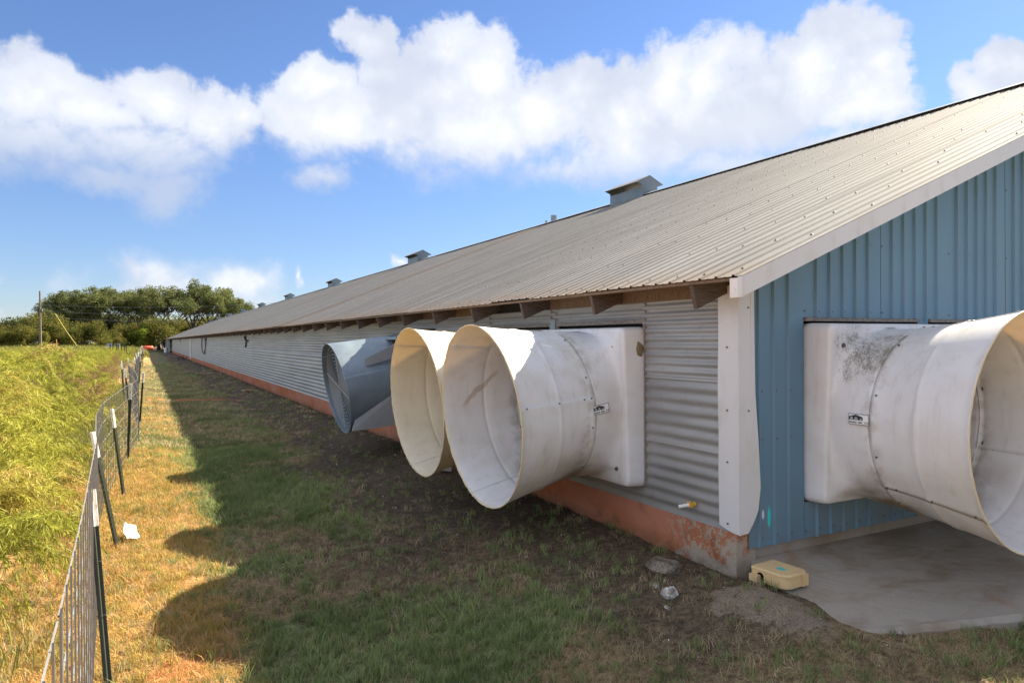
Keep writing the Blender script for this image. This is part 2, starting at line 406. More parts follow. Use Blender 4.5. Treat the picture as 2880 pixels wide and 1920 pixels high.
def found_nodes(t):
    p = t.pos(); x, y, z = t.sep(p)
    fine = t.noise(p, 60, 5, 0.7); mid = t.noise(p, 7, 6, 0.6); big = t.noise(t.scalev(p, 1, 0.5, 1), 1.6, 4, 0.5)
    conc = t.mix(fine, (0.27, 0.22, 0.17), (0.42, 0.37, 0.30))
    clay = t.mix(fine, (0.26, 0.082, 0.030), (0.42, 0.150, 0.062))
    clay = t.mix(t.ss(big, 0.35, 0.65), clay, (0.40, 0.17, 0.11))
    # the clay wash wears off towards the corner: bare from the ground up and in flakes
    edge = t.m('ADD', t.m('MULTIPLY', y, 0.55), t.m('MULTIPLY', z, 1.6))
    wornline = t.m('ADD', edge, t.m('MULTIPLY', t.m('SUBTRACT', mid, 0.5), 1.5))
    k = t.ss(wornline, 0.22, 0.42)
    flake = t.m('MULTIPLY', t.ss(t.noise(p, 22, 6, 0.75), 0.52, 0.56), t.ss(y, 0.95, 0.35))
    k = t.m('MULTIPLY', k, t.m('SUBTRACT', 1.0, flake))
    c = t.mix(k, conc, clay)
    c = t.mix(t.m('MULTIPLY', t.ss(mid, 0.48, 0.75), 0.5), c, (0.13, 0.065, 0.035))
    c = t.mix(t.m('MULTIPLY', t.m('MULTIPLY', t.ss(z, 0.14, -0.02), t.ss(t.noise(p, 5, 5, 0.7), 0.35, 0.6)), 0.6), c, (0.10, 0.07, 0.045))
    return {'Base Color': c, 'Roughness': 0.92, 'Normal': t.bump(fine, 0.35, 0.004)}
m_found = mat('clay_stained_concrete', found_nodes, spec=0.2)
def conc_nodes(t):
    p = t.pos()
    fine = t.noise(p, 75, 5, 0.75); mid = t.noise(t.scalev(p, 1, 2, 1), 1.9, 6, 0.62, 0.5)
    c = t.mix(fine, (0.24, 0.205, 0.165), (0.41, 0.36, 0.30))
    c = t.mix(t.m('MULTIPLY', t.ss(mid, 0.45, 0.70), 0.75), c, t.mix(fine, (0.16, 0.115, 0.075), (0.28, 0.21, 0.14)))
    c = t.mix(t.m('MULTIPLY', t.ss(t.noise(p, 3.2, 4, 0.5), 0.62, 0.75), 0.5), c, (0.30, 0.17, 0.10))
    return {'Base Color': c, 'Roughness': 0.9, 'Normal': t.bump(fine, 0.45, 0.005)}
m_conc = mat('stained_concrete', conc_nodes, spec=0.2)

RIMT = [0.09, 1.236]
def fibre(base, dirty, amt=0.5, speck=0.0, smear=False):
    """painted fibreglass with dust, run marks and a little light coming through"""
    def fn(t):
        p = t.obj(); x, y, z = t.sep(p)
        a = t.noise(p, 2.2, 6, 0.6); fine = t.noise(p, 28, 5, 0.7)
        run = t.noise(t.scalev(p, 16, 16, 1.0), 1.0, 5, 0.65)
        dust = t.noise(t.scalev(p, 3, 1.2, 3), 2.0, 6, 0.7)
        c = t.mix(t.m('MULTIPLY', t.ss(a, 0.40, 0.72), amt), base, dirty)
        c = t.mix(t.m('MULTIPLY', t.ss(run, 0.50, 0.74), 0.30), c, (0.42, 0.37, 0.30))
        c = t.mix(t.m('MULTIPLY', t.ss(dust, 0.48, 0.75), 0.2), c, (0.47, 0.42, 0.35))
        thr = t.m('MULTIPLY', t.ss(y, 0.40, 0.52), t.ss(y, 0.64, 0.54))
        c = t.mix(t.m('MULTIPLY', t.m('MULTIPLY', thr, t.ss(t.noise(p, 9, 6, 0.7), 0.42, 0.62)), 0.5), c, (0.33, 0.29, 0.23))
        c = t.mix(t.ss(t.m('SUBTRACT', y, t.m('MULTIPLY', z, RIMT[0])), RIMT[1] - 0.012, RIMT[1] - 0.004), c, t.mix(t.noise(p, 14, 4), (0.74, 0.66, 0.46), (0.60, 0.50, 0.33)))
        if smear:
            ax_ = t.m('ADD', t.m('SUBTRACT', y, 0.92), t.m('MULTIPLY', t.m('SUBTRACT', z, 0.08), 0.95))
            al_ = t.m('ADD', t.m('SUBTRACT', z, 0.10), 0.0)
            sm_ = t.m('MULTIPLY', t.m('MULTIPLY', t.ss(t.m('ABSOLUTE', t.m('ADD', ax_, t.m('MULTIPLY', t.m('SUBTRACT', t.noise(p, 9, 3), 0.5), 0.12))), 0.045, 0.02), t.ss(t.m('ABSOLUTE', al_), 0.19, 0.10)), t.ss(x, 0.55, 0.6))
            c = t.mix(t.m('MULTIPLY', sm_, 0.55), c, (0.36, 0.26, 0.15))
        c = t.mix(t.m('MULTIPLY', t.ss(fine, 0.66, 0.78), 0.35), c, (0.30, 0.24, 0.18))
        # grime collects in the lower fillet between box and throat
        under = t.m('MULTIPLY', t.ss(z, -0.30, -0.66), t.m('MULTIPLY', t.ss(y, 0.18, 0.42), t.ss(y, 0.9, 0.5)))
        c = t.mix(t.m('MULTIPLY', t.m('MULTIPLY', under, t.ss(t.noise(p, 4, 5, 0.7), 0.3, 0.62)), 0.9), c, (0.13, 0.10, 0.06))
        if speck:
            reg = t.vm('LENGTH', t.comb(t.m('DIVIDE', t.m('SUBTRACT', x, 0.42), 0.30), t.m('DIVIDE', t.m('SUBTRACT', z, 0.43), 0.34), 0.0))
            reg = t.m('MULTIPLY', t.ss(reg, 1.15, 0.2), t.ss(y, 0.62, 0.50))
            sp = t.ss(t.m('ADD', t.m('ADD', t.m('MULTIPLY', t.noise(p, 95, 5, 0.8), 0.6), t.m('MULTIPLY', t.noise(t.scalev(p, 1, 1, 0.5), 12, 5, 0.7), 0.5)), t.m('MULTIPLY', reg, 0.11)), 0.60, 0.72)
            c = t.mix(t.m('MULTIPLY', t.m('MULTIPLY', sp, t.ss(reg, 0.0, 0.35)), 0.85), c, (0.11, 0.11, 0.08))
            c = t.mix(t.m('MULTIPLY', reg, 0.22), c, (0.36, 0.35, 0.30))
        return {'Base Color': c, 'Roughness': 0.45}
    return fn
def add_translucent(m, col, f):
    nt = m.node_tree; b = nt.nodes['Principled BSDF']; out = [n for n in nt.nodes if n.type == 'OUTPUT_MATERIAL'][0]
    tr = nt.nodes.new('ShaderNodeBsdfTranslucent'); tr.inputs[0].default_value = (*col, 1)
    mx = nt.nodes.new('ShaderNodeMixShader'); mx.inputs[0].default_value = f
    nt.links.new(b.outputs[0], mx.inputs[1]); nt.links.new(tr.outputs[0], mx.inputs[2]); nt.links.new(mx.outputs[0], out.inputs[0])
    return m
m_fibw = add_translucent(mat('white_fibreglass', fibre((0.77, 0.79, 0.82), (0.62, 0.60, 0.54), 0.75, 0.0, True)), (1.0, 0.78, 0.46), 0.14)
RIMT[:] = [0.0, 1.25]
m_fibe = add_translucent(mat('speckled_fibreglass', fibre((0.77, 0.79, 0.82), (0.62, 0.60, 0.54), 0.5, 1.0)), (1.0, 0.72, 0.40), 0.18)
RIMT[:] = [0.09, 1.236]
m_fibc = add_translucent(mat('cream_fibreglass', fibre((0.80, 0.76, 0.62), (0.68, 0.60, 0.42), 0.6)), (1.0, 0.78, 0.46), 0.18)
m_bolt = mat('bolt_head', lambda t: t.mix(t.noise(t.pos(), 60, 2), (0.10, 0.09, 0.085), (0.24, 0.21, 0.19)), rough=0.5, metal=0.6)
m_wire = mat('galvanised_wire', lambda t: t.mix(t.noise(t.pos(), 12, 3), (0.17, 0.165, 0.155), (0.32, 0.315, 0.30)), rough=0.5, metal=0.2)
m_post = mat('post_green_black', lambda t: t.mix(t.noise(t.pos(), 30, 4), (0.018, 0.026, 0.018), (0.05, 0.06, 0.04)), rough=0.6)
m_tip = mat('post_white_tip', lambda t: t.mix(t.ss(t.noise(t.pos(), 24, 4), 0.5, 0.75), (0.66, 0.65, 0.60), (0.42, 0.28, 0.18)), rough=0.6)
m_black = mat('black_rubber', lambda t: t.mix(t.noise(t.pos(), 30), (0.012, 0.012, 0.014), (0.03, 0.03, 0.035)), rough=0.5)

# ------------------------------------------------------------------ poultry house
EX, EZ, RX, RZ = -0.3803, 2.0787, 8.3722, 5.5771
SL = (RZ - EZ) / (RX - EX); LEN = 155.0; GO = 0.40; SIDE_END = 109.0
TH = math.atan(SL)
def rz_at(x): return EZ + SL * (x - EX)
house = thing('poultry_house', 'very long low poultry house with grey metal roof, corrugated side and blue end wall', 'poultry house', (0, 0, 0))

def ribbed(width, length, pitch=0.1525, h=0.0125, base=0.034, top=0.014, minor=True):
    """sheet in local x (width) and y (length), ribs standing in +z; returns verts and quads"""
    prof = [(0.0, 0.0)]
    n = int(round(width / pitch))
    for i in range(n):
        c = (i + 0.5) * pitch
        prof += [(c - base / 2, 0), (c - top / 2, h), (c + top / 2, h), (c + base / 2, 0)]
        if minor and i < n - 1:
            m_ = (i + 1) * pitch
            prof += [(m_ - 0.012, 0), (m_, 0.0035), (m_ + 0.012, 0)]
    prof.append((width, 0.0))
    V = [(x, 0, z) for x, z in prof] + [(x, length, z) for x, z in prof]
    k = len(prof)
    return V, [(i, i + 1, k + i + 1, k + i) for i in range(k - 1)]
# left slope: one 0.915 m sheet after another, each an object
slope_len = math.hypot(RX - EX, RZ - EZ)
V, Fq = ribbed(0.915, slope_len)
V = np.array(V)
# local: x along the slope (up), y along the house, z normal
ca, sa = math.cos(TH), math.sin(TH)
def to_slope(V): return np.stack([V[:, 1] * ca - V[:, 2] * sa, V[:, 0], V[:, 1] * sa + V[:, 2] * ca], 1)
Vs = to_slope(V)
me_roof = mesh_from('roof_panel', Vs, Fq, m_roof)
me_roofb = mesh_from('roof_panel', Vs, Fq, m_roofold)
np_ = int((LEN + GO) / 0.915) + 1
for i in range(np_):
    y = -GO + i * 0.915
    old = i in (18, 33, 71)
    jit = random.uniform(-0.014, 0.014); wob = 0.010 * math.sin(i * 0.9) * math.sin(i * 0.23 + 1) if i > 2 else 0.0
    o = obj('roof_panel', me_roofb if old else me_roof, house, (EX - jit * ca, y - 0.001, EZ - jit * sa + wob + (0.0022 if i % 2 else 0)))
    if old: o['label'] = 'brown discoloured roof sheet'
# right slope, one sheet (only its shade and the far ridge edge matter)
mb = MB(); mb.hexa([(RX, -GO, RZ), (2 * RX - EX, -GO, EZ), (2 * RX - EX, LEN, EZ), (RX, LEN, RZ), (RX, -GO, RZ + 0.02), (2 * RX - EX, -GO, EZ + 0.02), (2 * RX - EX, LEN, EZ + 0.02), (RX, LEN, RZ + 0.02)])
mb.build('far_roof_slope', m_roof, house)
# ridge cap with open rib gaps under its edge
mb = MB()
for s in (-1, 1):
    mb.hexa([(RX, -GO - 0.02, RZ + 0.05), (RX + s * 0.22, -GO - 0.02, RZ + 0.05 - 0.22 * SL), (RX + s * 0.22, LEN, RZ + 0.05 - 0.22 * SL), (RX, LEN, RZ + 0.05),
             (RX, -GO - 0.02, RZ + 0.056), (RX + s * 0.22, -GO - 0.02, RZ + 0.056 - 0.22 * SL), (RX + s * 0.22, LEN, RZ + 0.056 - 0.22 * SL), (RX, LEN, RZ + 0.056)])
mb.build('ridge_cap', m_galv, house)
# screws: rows up the slope, one joined part
SV = []; SF = []
oct_ = [(math.cos(q) * 0.017, math.sin(q) * 0.017) for q in np.arange(6) * math.pi / 3]
for i in range(int(34 / 0.305)):
    y = -GO + 0.076 + i * 0.305
    for k in range(13):
        if random.random() < 0.15: continue
        x = 0.12 + k * 0.72 + random.uniform(-0.03, 0.03)
        yy = y + random.uniform(-0.012, 0.012) + 0.035
        bx, bz = EX + x * ca, EZ + x * sa
        b0 = len(SV)
        for (a, b) in oct_: SV.append((bx + a * ca - 0.003 * sa, yy + b, bz + a * sa + 0.005))
        SV.append((bx - 0.022 * sa, yy, bz + 0.022 * ca))
        SF += [(b0 + j, b0 + (j + 1) % 6, b0 + 6) for j in range(6)]
o = obj('roof_screws', mesh_from('roof_screws', SV, SF, m_bolt), house); o['kind'] = 'stuff'
# eave batten under the sheets, rafters, frieze boards
mb = MB(); mb.box((EX + 0.015, -GO + 0.07, EZ - 0.024), (EX + 0.055, LEN, EZ - 0.004)); mb.build('eave_batten', m_osb, house)
def rafter_mesh():
    mb = MB(); d = 0.160
    x0, x1 = EX + 0.02, 0.55
    P = [(x0, 0, rz_at(x0) - 0.04), (x0 + 0.045, 0, rz_at(x0) - 0.04 - d), (x1, 0, rz_at(x1) - 0.04 - d), (x1, 0, rz_at(x1) - 0.04)]
    mb.prism(P, (0, 0.038, 0)); return mesh_from('rafter', mb.v, mb.f, m_rafter)
me_raf = rafter_mesh()
yy = 0.085
while yy < LEN:
    obj('rafter', me_raf, house, (0, yy + random.uniform(-0.02, 0.02), random.uniform(-0.006, 0.004)))
    yy += 1.225
me_fr = {}
for i in range(30):
    y0 = 0.13 + i * 1.225
    if i == 2 or i == 9: continue
    mb = MB(); mb.box((-0.028, 0, 0), (-0.006, 1.18, 0.185 + (0.02 if i % 3 else 0.0))); mb.build('frieze_board', m_osb, house, loc=(0, y0, 1.985))
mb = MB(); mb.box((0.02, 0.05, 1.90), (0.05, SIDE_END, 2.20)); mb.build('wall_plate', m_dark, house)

# corrugated side wall: three lapped courses of long sheets
def corr_mesh(length, z0, z1, pitch=0.0625, amp=0.0095):
    n = int((z1 - z0) / pitch * 8); zz = np.linspace(z0, z1, n + 1)
    xx = -amp * np.cos((zz - z0) / pitch * 2 * math.pi) - 0.012
    V = [(x, 0, z) for x, z in zip(xx, zz)] + [(x, length, z) for x, z in zip(xx, zz)]
    k = n + 1
    return mesh_from('siding_panel', V, [(i, k + i, k + i + 1, i + 1) for i in range(n)], m_siding, True)
courses = [(0.296, 0.862), (0.842, 1.385), (1.363, 1.99)]
OP_S = [(1.0096, 2.4296), (2.53, 3.95), (5.72, 7.14)]                 # fan openings in the side wall
OZ0, OZ1 = 0.455, 1.847
seams = [0.0, 4.35] + [4.35 + 6.2 * k for k in range(1, 18)]
seams = [s for s in seams if s < SIDE_END - 1] + [SIDE_END]
cache = {}
for ci, (z0, z1) in enumerate(courses):
    for a, b in zip(seams[:-1], seams[1:]):
        cuts = [(max(a, p), min(b, q)) for p, q in OP_S if q > a and p < b]
        def put(y0, y1, za, zb):
            if y1 - y0 < 0.01 or zb - za < 0.02: return
            key = (round(y1 - y0, 3), za, zb)
            if key not in cache: cache[key] = corr_mesh(y1 - y0 + 0.03, za, zb, 0.0642 if ci == 2 else 0.0925, 0.0080 if ci == 2 else 0.0080)
            obj('siding_panel', cache[key], house, (-0.0024 * ci - 0.0012 * (int(a) % 2), y0, 0))
        y = a
        for p, q in sorted(cuts):
            put(y, p, z0, z1)
            if z0 < OZ0: put(p, q, z0, OZ0 - 0.0)
            if z1 > OZ1: put(p, q, OZ1, z1)
            y = q
        put(y, b, z0, z1)
# foundation along the side and under the end wall
mb = MB(); mb.hexa([(-0.03, 0.0, -0.4), (0.16, 0.0, -0.4), (0.16, SIDE_END, -0.4), (-0.03, SIDE_END, -0.4), (-0.026, 0.0, 0.30), (0.16, 0.0, 0.30), (0.16, SIDE_END, 0.30), (-0.026, SIDE_END, 0.30)])
mb.build('side_foundation', m_found, house)
mb = MB(); mb.box((0.162, 0.03, -0.3), (2 * RX - 0.2, 0.2, 0.30)); mb.build('end_foundation', m_conc, house)
# closed body behind: far wall, back wall, dark inside
mb = MB()
mb.box((2 * RX - 0.15, 0.05, -0.2), (2 * RX - 0.05, LEN, 2.15)); mb.build('far_side_wall', m_siding, house)
mb = MB(); mb.prism([(0.0, LEN - 0.3, 0), (2 * RX, LEN - 0.3, 0), (2 * RX, LEN - 0.3, 2.1), (RX, LEN - 0.3, RZ - 0.1), (0, LEN - 0.3, 2.1)], (0, 0.1, 0)); mb.build('back_wall', m_blue, house)
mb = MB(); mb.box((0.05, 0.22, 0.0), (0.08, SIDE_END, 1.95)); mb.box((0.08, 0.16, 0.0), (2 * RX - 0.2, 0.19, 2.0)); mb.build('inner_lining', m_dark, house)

# blue end wall panels: sheets 0.915 m wide, cut to the roof slope
def end_panel(x0, x1, zb, name='wall_panel', ribs=None, yoff=0.0, seam=True):
    pitch = 0.1525
    prof = [(x0, 0.0)]
    k0 = math.ceil((x0 - 0.185 + 0.02) / pitch); k = k0
    while 0.185 + k * pitch < x1 - 0.02:
        c = 0.185 + k * pitch
        if c - 0.017 > x0: prof += [(c - 0.017, 0), (c - 0.008, 0.018), (c + 0.008, 0.018), (c + 0.017, 0)]
        k += 1
    prof.append((x1, 0.0))
    V = []; k = len(prof)
    for x, h in prof:
        zt_ = (rz_at(x) if x < RX else rz_at(2 * RX - x)) - 0.035
        V += [(x, -0.010 - h + yoff, zb), (x, -0.010 - h + yoff, zt_)]
    return obj(name, mesh_from(name, V, [(2 * i, 2 * i + 2, 2 * i + 3, 2 * i + 1) for i in range(k - 1)], m_blue), house)
def end_low(x0, x1, za, zb, yoff=0.0):
    pitch = 0.1525; prof = [(x0, 0.0)]; k = math.ceil((x0 - 0.185 + 0.02) / pitch)
    while 0.185 + k * pitch < x1 - 0.02:
        c = 0.185 + k * pitch; prof += [(c - 0.017, 0), (c - 0.008, 0.018), (c + 0.008, 0.018), (c + 0.017, 0)]; k += 1
    prof.append((x1, 0.0)); V = []
    for x, h in prof: V += [(x, -0.010 - h + yoff, za), (x, -0.010 - h + yoff, zb)]
    return obj('wall_panel', mesh_from('wall_panel', V, [(2 * i, 2 * i + 2, 2 * i + 3, 2 * i + 1) for i in range(len(prof) - 1)], m_blue), house)
OP_E = [(0.657, 2.063), (2.203, 3.613), (3.75, 5.16)]
end_panel(0.085, 0.657, 0.179)
ZU = 1.838
x = 0.657; i = 0
while x < 2 * RX - 0.1:
    x1 = min(x + 0.915, 2 * RX - 0.085)
    end_panel(x, x1, ZU if x < 5.16 else 0.179, yoff=-0.0022 * (i % 2))
    x = x1; i += 1
for a, b in ((2.063, 2.203), (3.613, 3.75)): end_low(a, b, 0.45, ZU + 0.002, 0.002)
for a, b in ((0.657, 1.55), (1.55, 2.45), (2.45, 3.35), (3.35, 4.25), (4.25, 5.16)): end_low(a, b, 0.179, 0.452, -0.0022)
# screws on the end wall
SV = []; SF = []
trim_screws = [(-0.045, 0.07, z) for z in (0.36, 0.80, 1.17, 1.62)] + [(0.06, -0.04, z) for z in (1.17, 1.9)]
def escrew(x, z, y=-0.016):
    b0 = len(SV)
    for q in range(6): SV.append((x + 0.0095 * math.cos(q * math.pi / 3), y, z + 0.0095 * math.sin(q * math.pi / 3)))
    SV.append((x, y - 0.006, z)); SF.extend([(b0 + j, b0 + (j + 1) % 6, b0 + 6) for j in range(6)])
for k in range(-3, 40):
    c = 0.185 + k * 0.1525 + 0.028
    if c < 0.1: continue
    for z in (ZU + 0.045, 2.42, 3.05, 3.7, 4.4):
        if z < rz_at(c) - 0.1 and (c > 0.66 or z > 1.9): escrew(c, z + random.uniform(-0.01, 0.01))
    if 0.12 < c < 0.66:
        for z in (0.25, 0.95, 1.3): escrew(c, z)
    if c > 0.66: escrew(c, 0.235, -0.02)
o = obj('wall_screws', mesh_from('wall_screws', SV, SF, m_bolt), house); o['kind'] = 'stuff'
mb = MB()
for (a, b, c) in trim_screws:
    if b > 0: mb.tube([(a + 0.012, b, c), (a, b, c)], 0.007, 6)
    else: mb.tube([(a, b + 0.012, c), (a, b, c)], 0.007, 6)
mb.build('trim_screws', m_bolt, house)
# corner trim: bent white sheet, ragged lower end
mb = MB()
pts = [(-0.036, 2.06), (-0.036, 0.300), (0.04, 0.305), (0.155, 0.335), (0.162, 0.70), (0.158, 1.0), (0.166, 1.30), (0.158, 1.7), (0.160, 2.06)]
mb.prism([(-0.036, y, z) for y, z in reversed(pts)], (0.003, 0, 0))
mb.build('corner_trim', m_trim, house)
mb = MB()
pts = [(-0.033, 2.10), (-0.033, 0.296), (0.055, 0.302), (0.10, 0.36), (0.155, 0.452), (0.178, 0.62), (0.158, 0.95), (0.128, 1.3), (0.122, 1.7), (0.118, 2.14)]
mb.prism([(x, -0.034, z) for x, z in pts], (0, 0.003, 0))
mb.prism([(0.085, -0.0365, z) if k in (0, 3) else (0.102, -0.0365, z) for k, z in enumerate((0.9, 0.9, 2.1, 2.1))], (0, 0.0022, 0))
mb.build('corner_trim', m_trim, house)
# rake fascia in two lengths and its return, soffit
def fascia(x0, x1):
    mb = MB(); h = 0.135
    a, b = rz_at(x0), rz_at(x1)
    mb.hexa([(x0, -GO, a - h), (x1, -GO, b - h), (x1, -GO + 0.035, b - h), (x0, -GO + 0.035, a - h), (x0, -GO, a - 0.004), (x1, -GO, b - 0.004), (x1, -GO + 0.035, b - 0.004), (x0, -GO + 0.035, a - 0.004)])
    return mb.build('rake_fascia', m_trim, house)
fascia(EX + 0.0, 3.97); fascia(3.976, RX)
mb = MB(); a, b = rz_at(EX), rz_at(RX)
mb.hexa([(RX, -GO, b - .135), (2 * RX - EX, -GO, a - .135), (2 * RX - EX, -GO + .035, a - .135), (RX, -GO + .035, b - .135), (RX, -GO, b), (2 * RX - EX, -GO, a), (2 * RX - EX, -GO + .035, a), (RX, -GO + .035, b)])
mb.build('rake_fascia', m_white, house)
mb = MB(); mb.box((EX + 0.003, -GO + 0.036, EZ - 0.135), (EX + 0.03, -GO + 0.105, EZ - 0.01)); mb.build('fascia_return', m_white, house)
mb = MB(); mb.hexa([(0.0, -GO + 0.036, rz_at(0) - .125), (RX, -GO + 0.036, rz_at(RX) - .125), (RX, -0.03, rz_at(RX) - .125), (0.0, -0.03, rz_at(0) - .125),
                    (0.0, -GO + 0.036, rz_at(0) - .115), (RX, -GO + 0.036, rz_at(RX) - .115), (RX, -0.03, rz_at(RX) - .115), (0.0, -0.03, rz_at(0) - .115)]); mb.build('soffit', m_white, house)
# headers above the fan openings: weathered board and the black gap below it
for a, b in OP_S[:2]:
    mb = MB(); mb.box((-0.018, a, OZ1 - 0.035), (0.03, b, OZ1 - 0.002)); mb.build('header_board', m_header, house)
mb = MB(); mb.box((-0.03, 2.433, 1.70), (-0.004, 2.526, OZ1 + 0.02)); mb.build('filler_plate', m_galv, house)
for a, b in OP_E[:2]:
    mb = MB(); mb.box((a + 0.004, -0.03, ZU - 0.028), (b - 0.004, 0.02, ZU - 0.002)); mb.build('header_board', m_header, house)
for a, b in OP_S[:2]:
    for yq in (a + 0.01, b - 0.03):
        mb = MB(); mb.box((-0.03, yq - 0.012, OZ0), (-0.004, yq + 0.008, OZ1 - 0.036)); mb.build('opening_frame', m_header, house)

m_vent = mat('vent_sheet', galv((0.10, 0.15, 0.19), (0.17, 0.23, 0.28), 0.1), metal=0.3)
m_vcap = mat('vent_cap_sheet', galv((0.15, 0.14, 0.13), (0.23, 0.215, 0.20), 0.2), metal=0.1)
# ridge vents
def make_vent(first, y):
    root = first
    o = MB()
    L, hw, hh, rw, rh = 1.44, 0.26, 0.27, 0.44, 0.50
    z0 = -0.14
    o.box((-hw, -L / 2, z0), (-hw + 0.01, L / 2, hh - 0.09)); o.box((hw - 0.01, -L / 2, z0), (hw, L / 2, hh - 0.09))
    body = o.build('roof_vent', m_vent, root, loc=(RX, y, RZ))
    for s in (-1, 1):
        yy_ = s * L / 2
        e = MB(); e.prism([(-hw, yy_, z0), (hw, yy_, z0), (hw, yy_, hh - 0.04), (rw, yy_, hh + 0.02), (0, yy_, rh), (-rw, yy_, hh + 0.02), (-hw, yy_, hh - 0.04)], (0, -s * 0.012, 0))
        e.build('vent_gable', m_vent, body)
        c = MB(); c.hexa([(0, -L / 2 - .01, rh), (s * rw * 1.04, -L / 2 - .01, hh + 0.012), (s * rw * 1.04, L / 2 + .01, hh + 0.012), (0, L / 2 + .01, rh),
                          (0, -L / 2 - .01, rh + .01), (s * rw * 1.04, -L / 2 - .01, hh + 0.022), (s * rw * 1.04, L / 2 + .01, hh + 0.022), (0, L / 2 + .01, rh + .01)])
        c.build('vent_cap', m_vcap, body)
    return body
v0 = make_vent(house, 11.98)
for k in range(1, 9):
    b = copy_tree(v0, house); b.location = (RX, 11.98 + 17.25 * k, RZ)
mb = MB(); mb.box((-0.1, -0.05, 0), (0.06, 0.05, 0.22)); mb.tube([(0.0, 0.5, -0.05), (0, 0.5, 0.12)], 0.05); mb.build('ridge_pipe', m_galvd, house, loc=(RX, 16.2, RZ))

# far porch part: recessed dark doors, post, white frame
mb = MB(); mb.box((0.0, SIDE_END, 0.0), (0.06, SIDE_END + 0.3, 2.1)); mb.build('porch_post', m_blue, house)
mb = MB(); mb.box((1.1, SIDE_END + 0.3, 0.0), (1.2, LEN - 0.4, 2.3)); mb.build('porch_wall', m_siding, house)
for k in range(3):
    mb = MB(); mb.box((0.9, SIDE_END + 3 + k * 9, 0.1), (1.09, SIDE_END + 9 + k * 9, 2.0)); mb.build('porch_door', m_dark, house)
for k in range(6):
    mb = MB(); mb.box((EX + 0.05, SIDE_END + 5 + k * 8, -0.1), (EX + 0.16, SIDE_END + 5.12 + k * 8, EZ - 0.04)); mb.build('porch_post', m_white, house)
# downpipe, conduits and hoses on the wall
def dev(y, loop=False):
    e = MB(); e.tube([(-0.035, 0, 2.0), (-0.035, 0, 1.42)], 0.017, 6); e.box((-0.10, 0.02, 1.78), (-0.02, 0.16, 1.88)); e.box((-0.09, -0.05, 1.70), (-0.02, 0.05, 1.80))
    return e
mb = MB(); mb.tube([(-0.06, 63.6, 2.02), (-0.06, 63.6, 0.12)], 0.055, 8); mb.build('downpipe', m_white, house)
ctrl = thing('wall_conduit', 'black conduit with junction box and short hose on corrugated wall nearest the fans', 'conduit', (0, 26.5, 0), group='conduits on the side wall')
dev(0).build('conduit', m_black, ctrl)
mb = MB(); mb.tube([(-0.05, 0, 1.45), (-0.06, -0.25, 1.62), (-0.08, -0.62, 1.72), (-0.08, -0.82, 1.70)], 0.03, 6); mb.build('hose', m_black, ctrl)
ctrl2 = thing('wall_conduit', 'black conduit with large hanging hose loop on the corrugated wall', 'conduit', (0, 46.5, 0), group='conduits on the side wall')
dev(0).build('conduit', m_black, ctrl2)
mb = MB(); mb.tube([(-0.08, 1.6 * math.sin(q) * (1 if math.sin(q) > 0 else 1) + 1.9, 1.45 + 0.62 * math.cos(q)) for q in np.linspace(0.3, 2 * math.pi - 0.4, 26)], 0.032, 6); mb.build('hose_loop', m_black, ctrl2)
ctrl3 = thing('wall_conduit', 'small dark conduit box high on the wall beyond the white downpipe', 'conduit', (0, 83.0, 0), group='conduits on the side wall')
dev(0).build('conduit', m_black, ctrl3)
# pvc stub with yellow valve
pv = thing('pipe_stub', 'short white plastic pipe with yellow valve sticking out of the corrugated wall', 'pipe', (-0.02, 0.426, 0.425))
mb = MB(); mb.tube([(-0.0, 0, 0), (-0.055, 0.002, 0.0)], 0.018, 10); mb.box((-0.065, -0.016, -0.016), (-0.035, 0.016, 0.016)); mb.box((-0.055, -0.006, 0.012), (-0.045, 0.03, 0.022))
mb.build('valve', mat('yellow_plastic', lambda t: t.mix(t.noise(t.obj(), 40), (0.62, 0.33, 0.03), (0.75, 0.45, 0.05)), rough=0.4), pv)
mb = MB(); mb.tube([(-0.06, 0, 0), (-0.13, 0.035, -0.012)], 0.0135, 10); mb.build('pipe', m_white, pv)

def rock_mesh(name, r, m, seed, flat=0.6):
    rr = np.random.default_rng(seed); import bmesh
    bm = bmesh.new(); bmesh.ops.create_icosphere(bm, subdivisions=2, radius=r)
    for v in bm.verts:
        k = 1 + 0.35 * (rr.random() - 0.5) + 0.25 * math.sin(v.co.x * 9 / r + seed) * 0.5
        v.co *= k; v.co.z *= flat
    me = bpy.data.meshes.new(name); bm.to_mesh(me); bm.free(); me.materials.append(m); return me
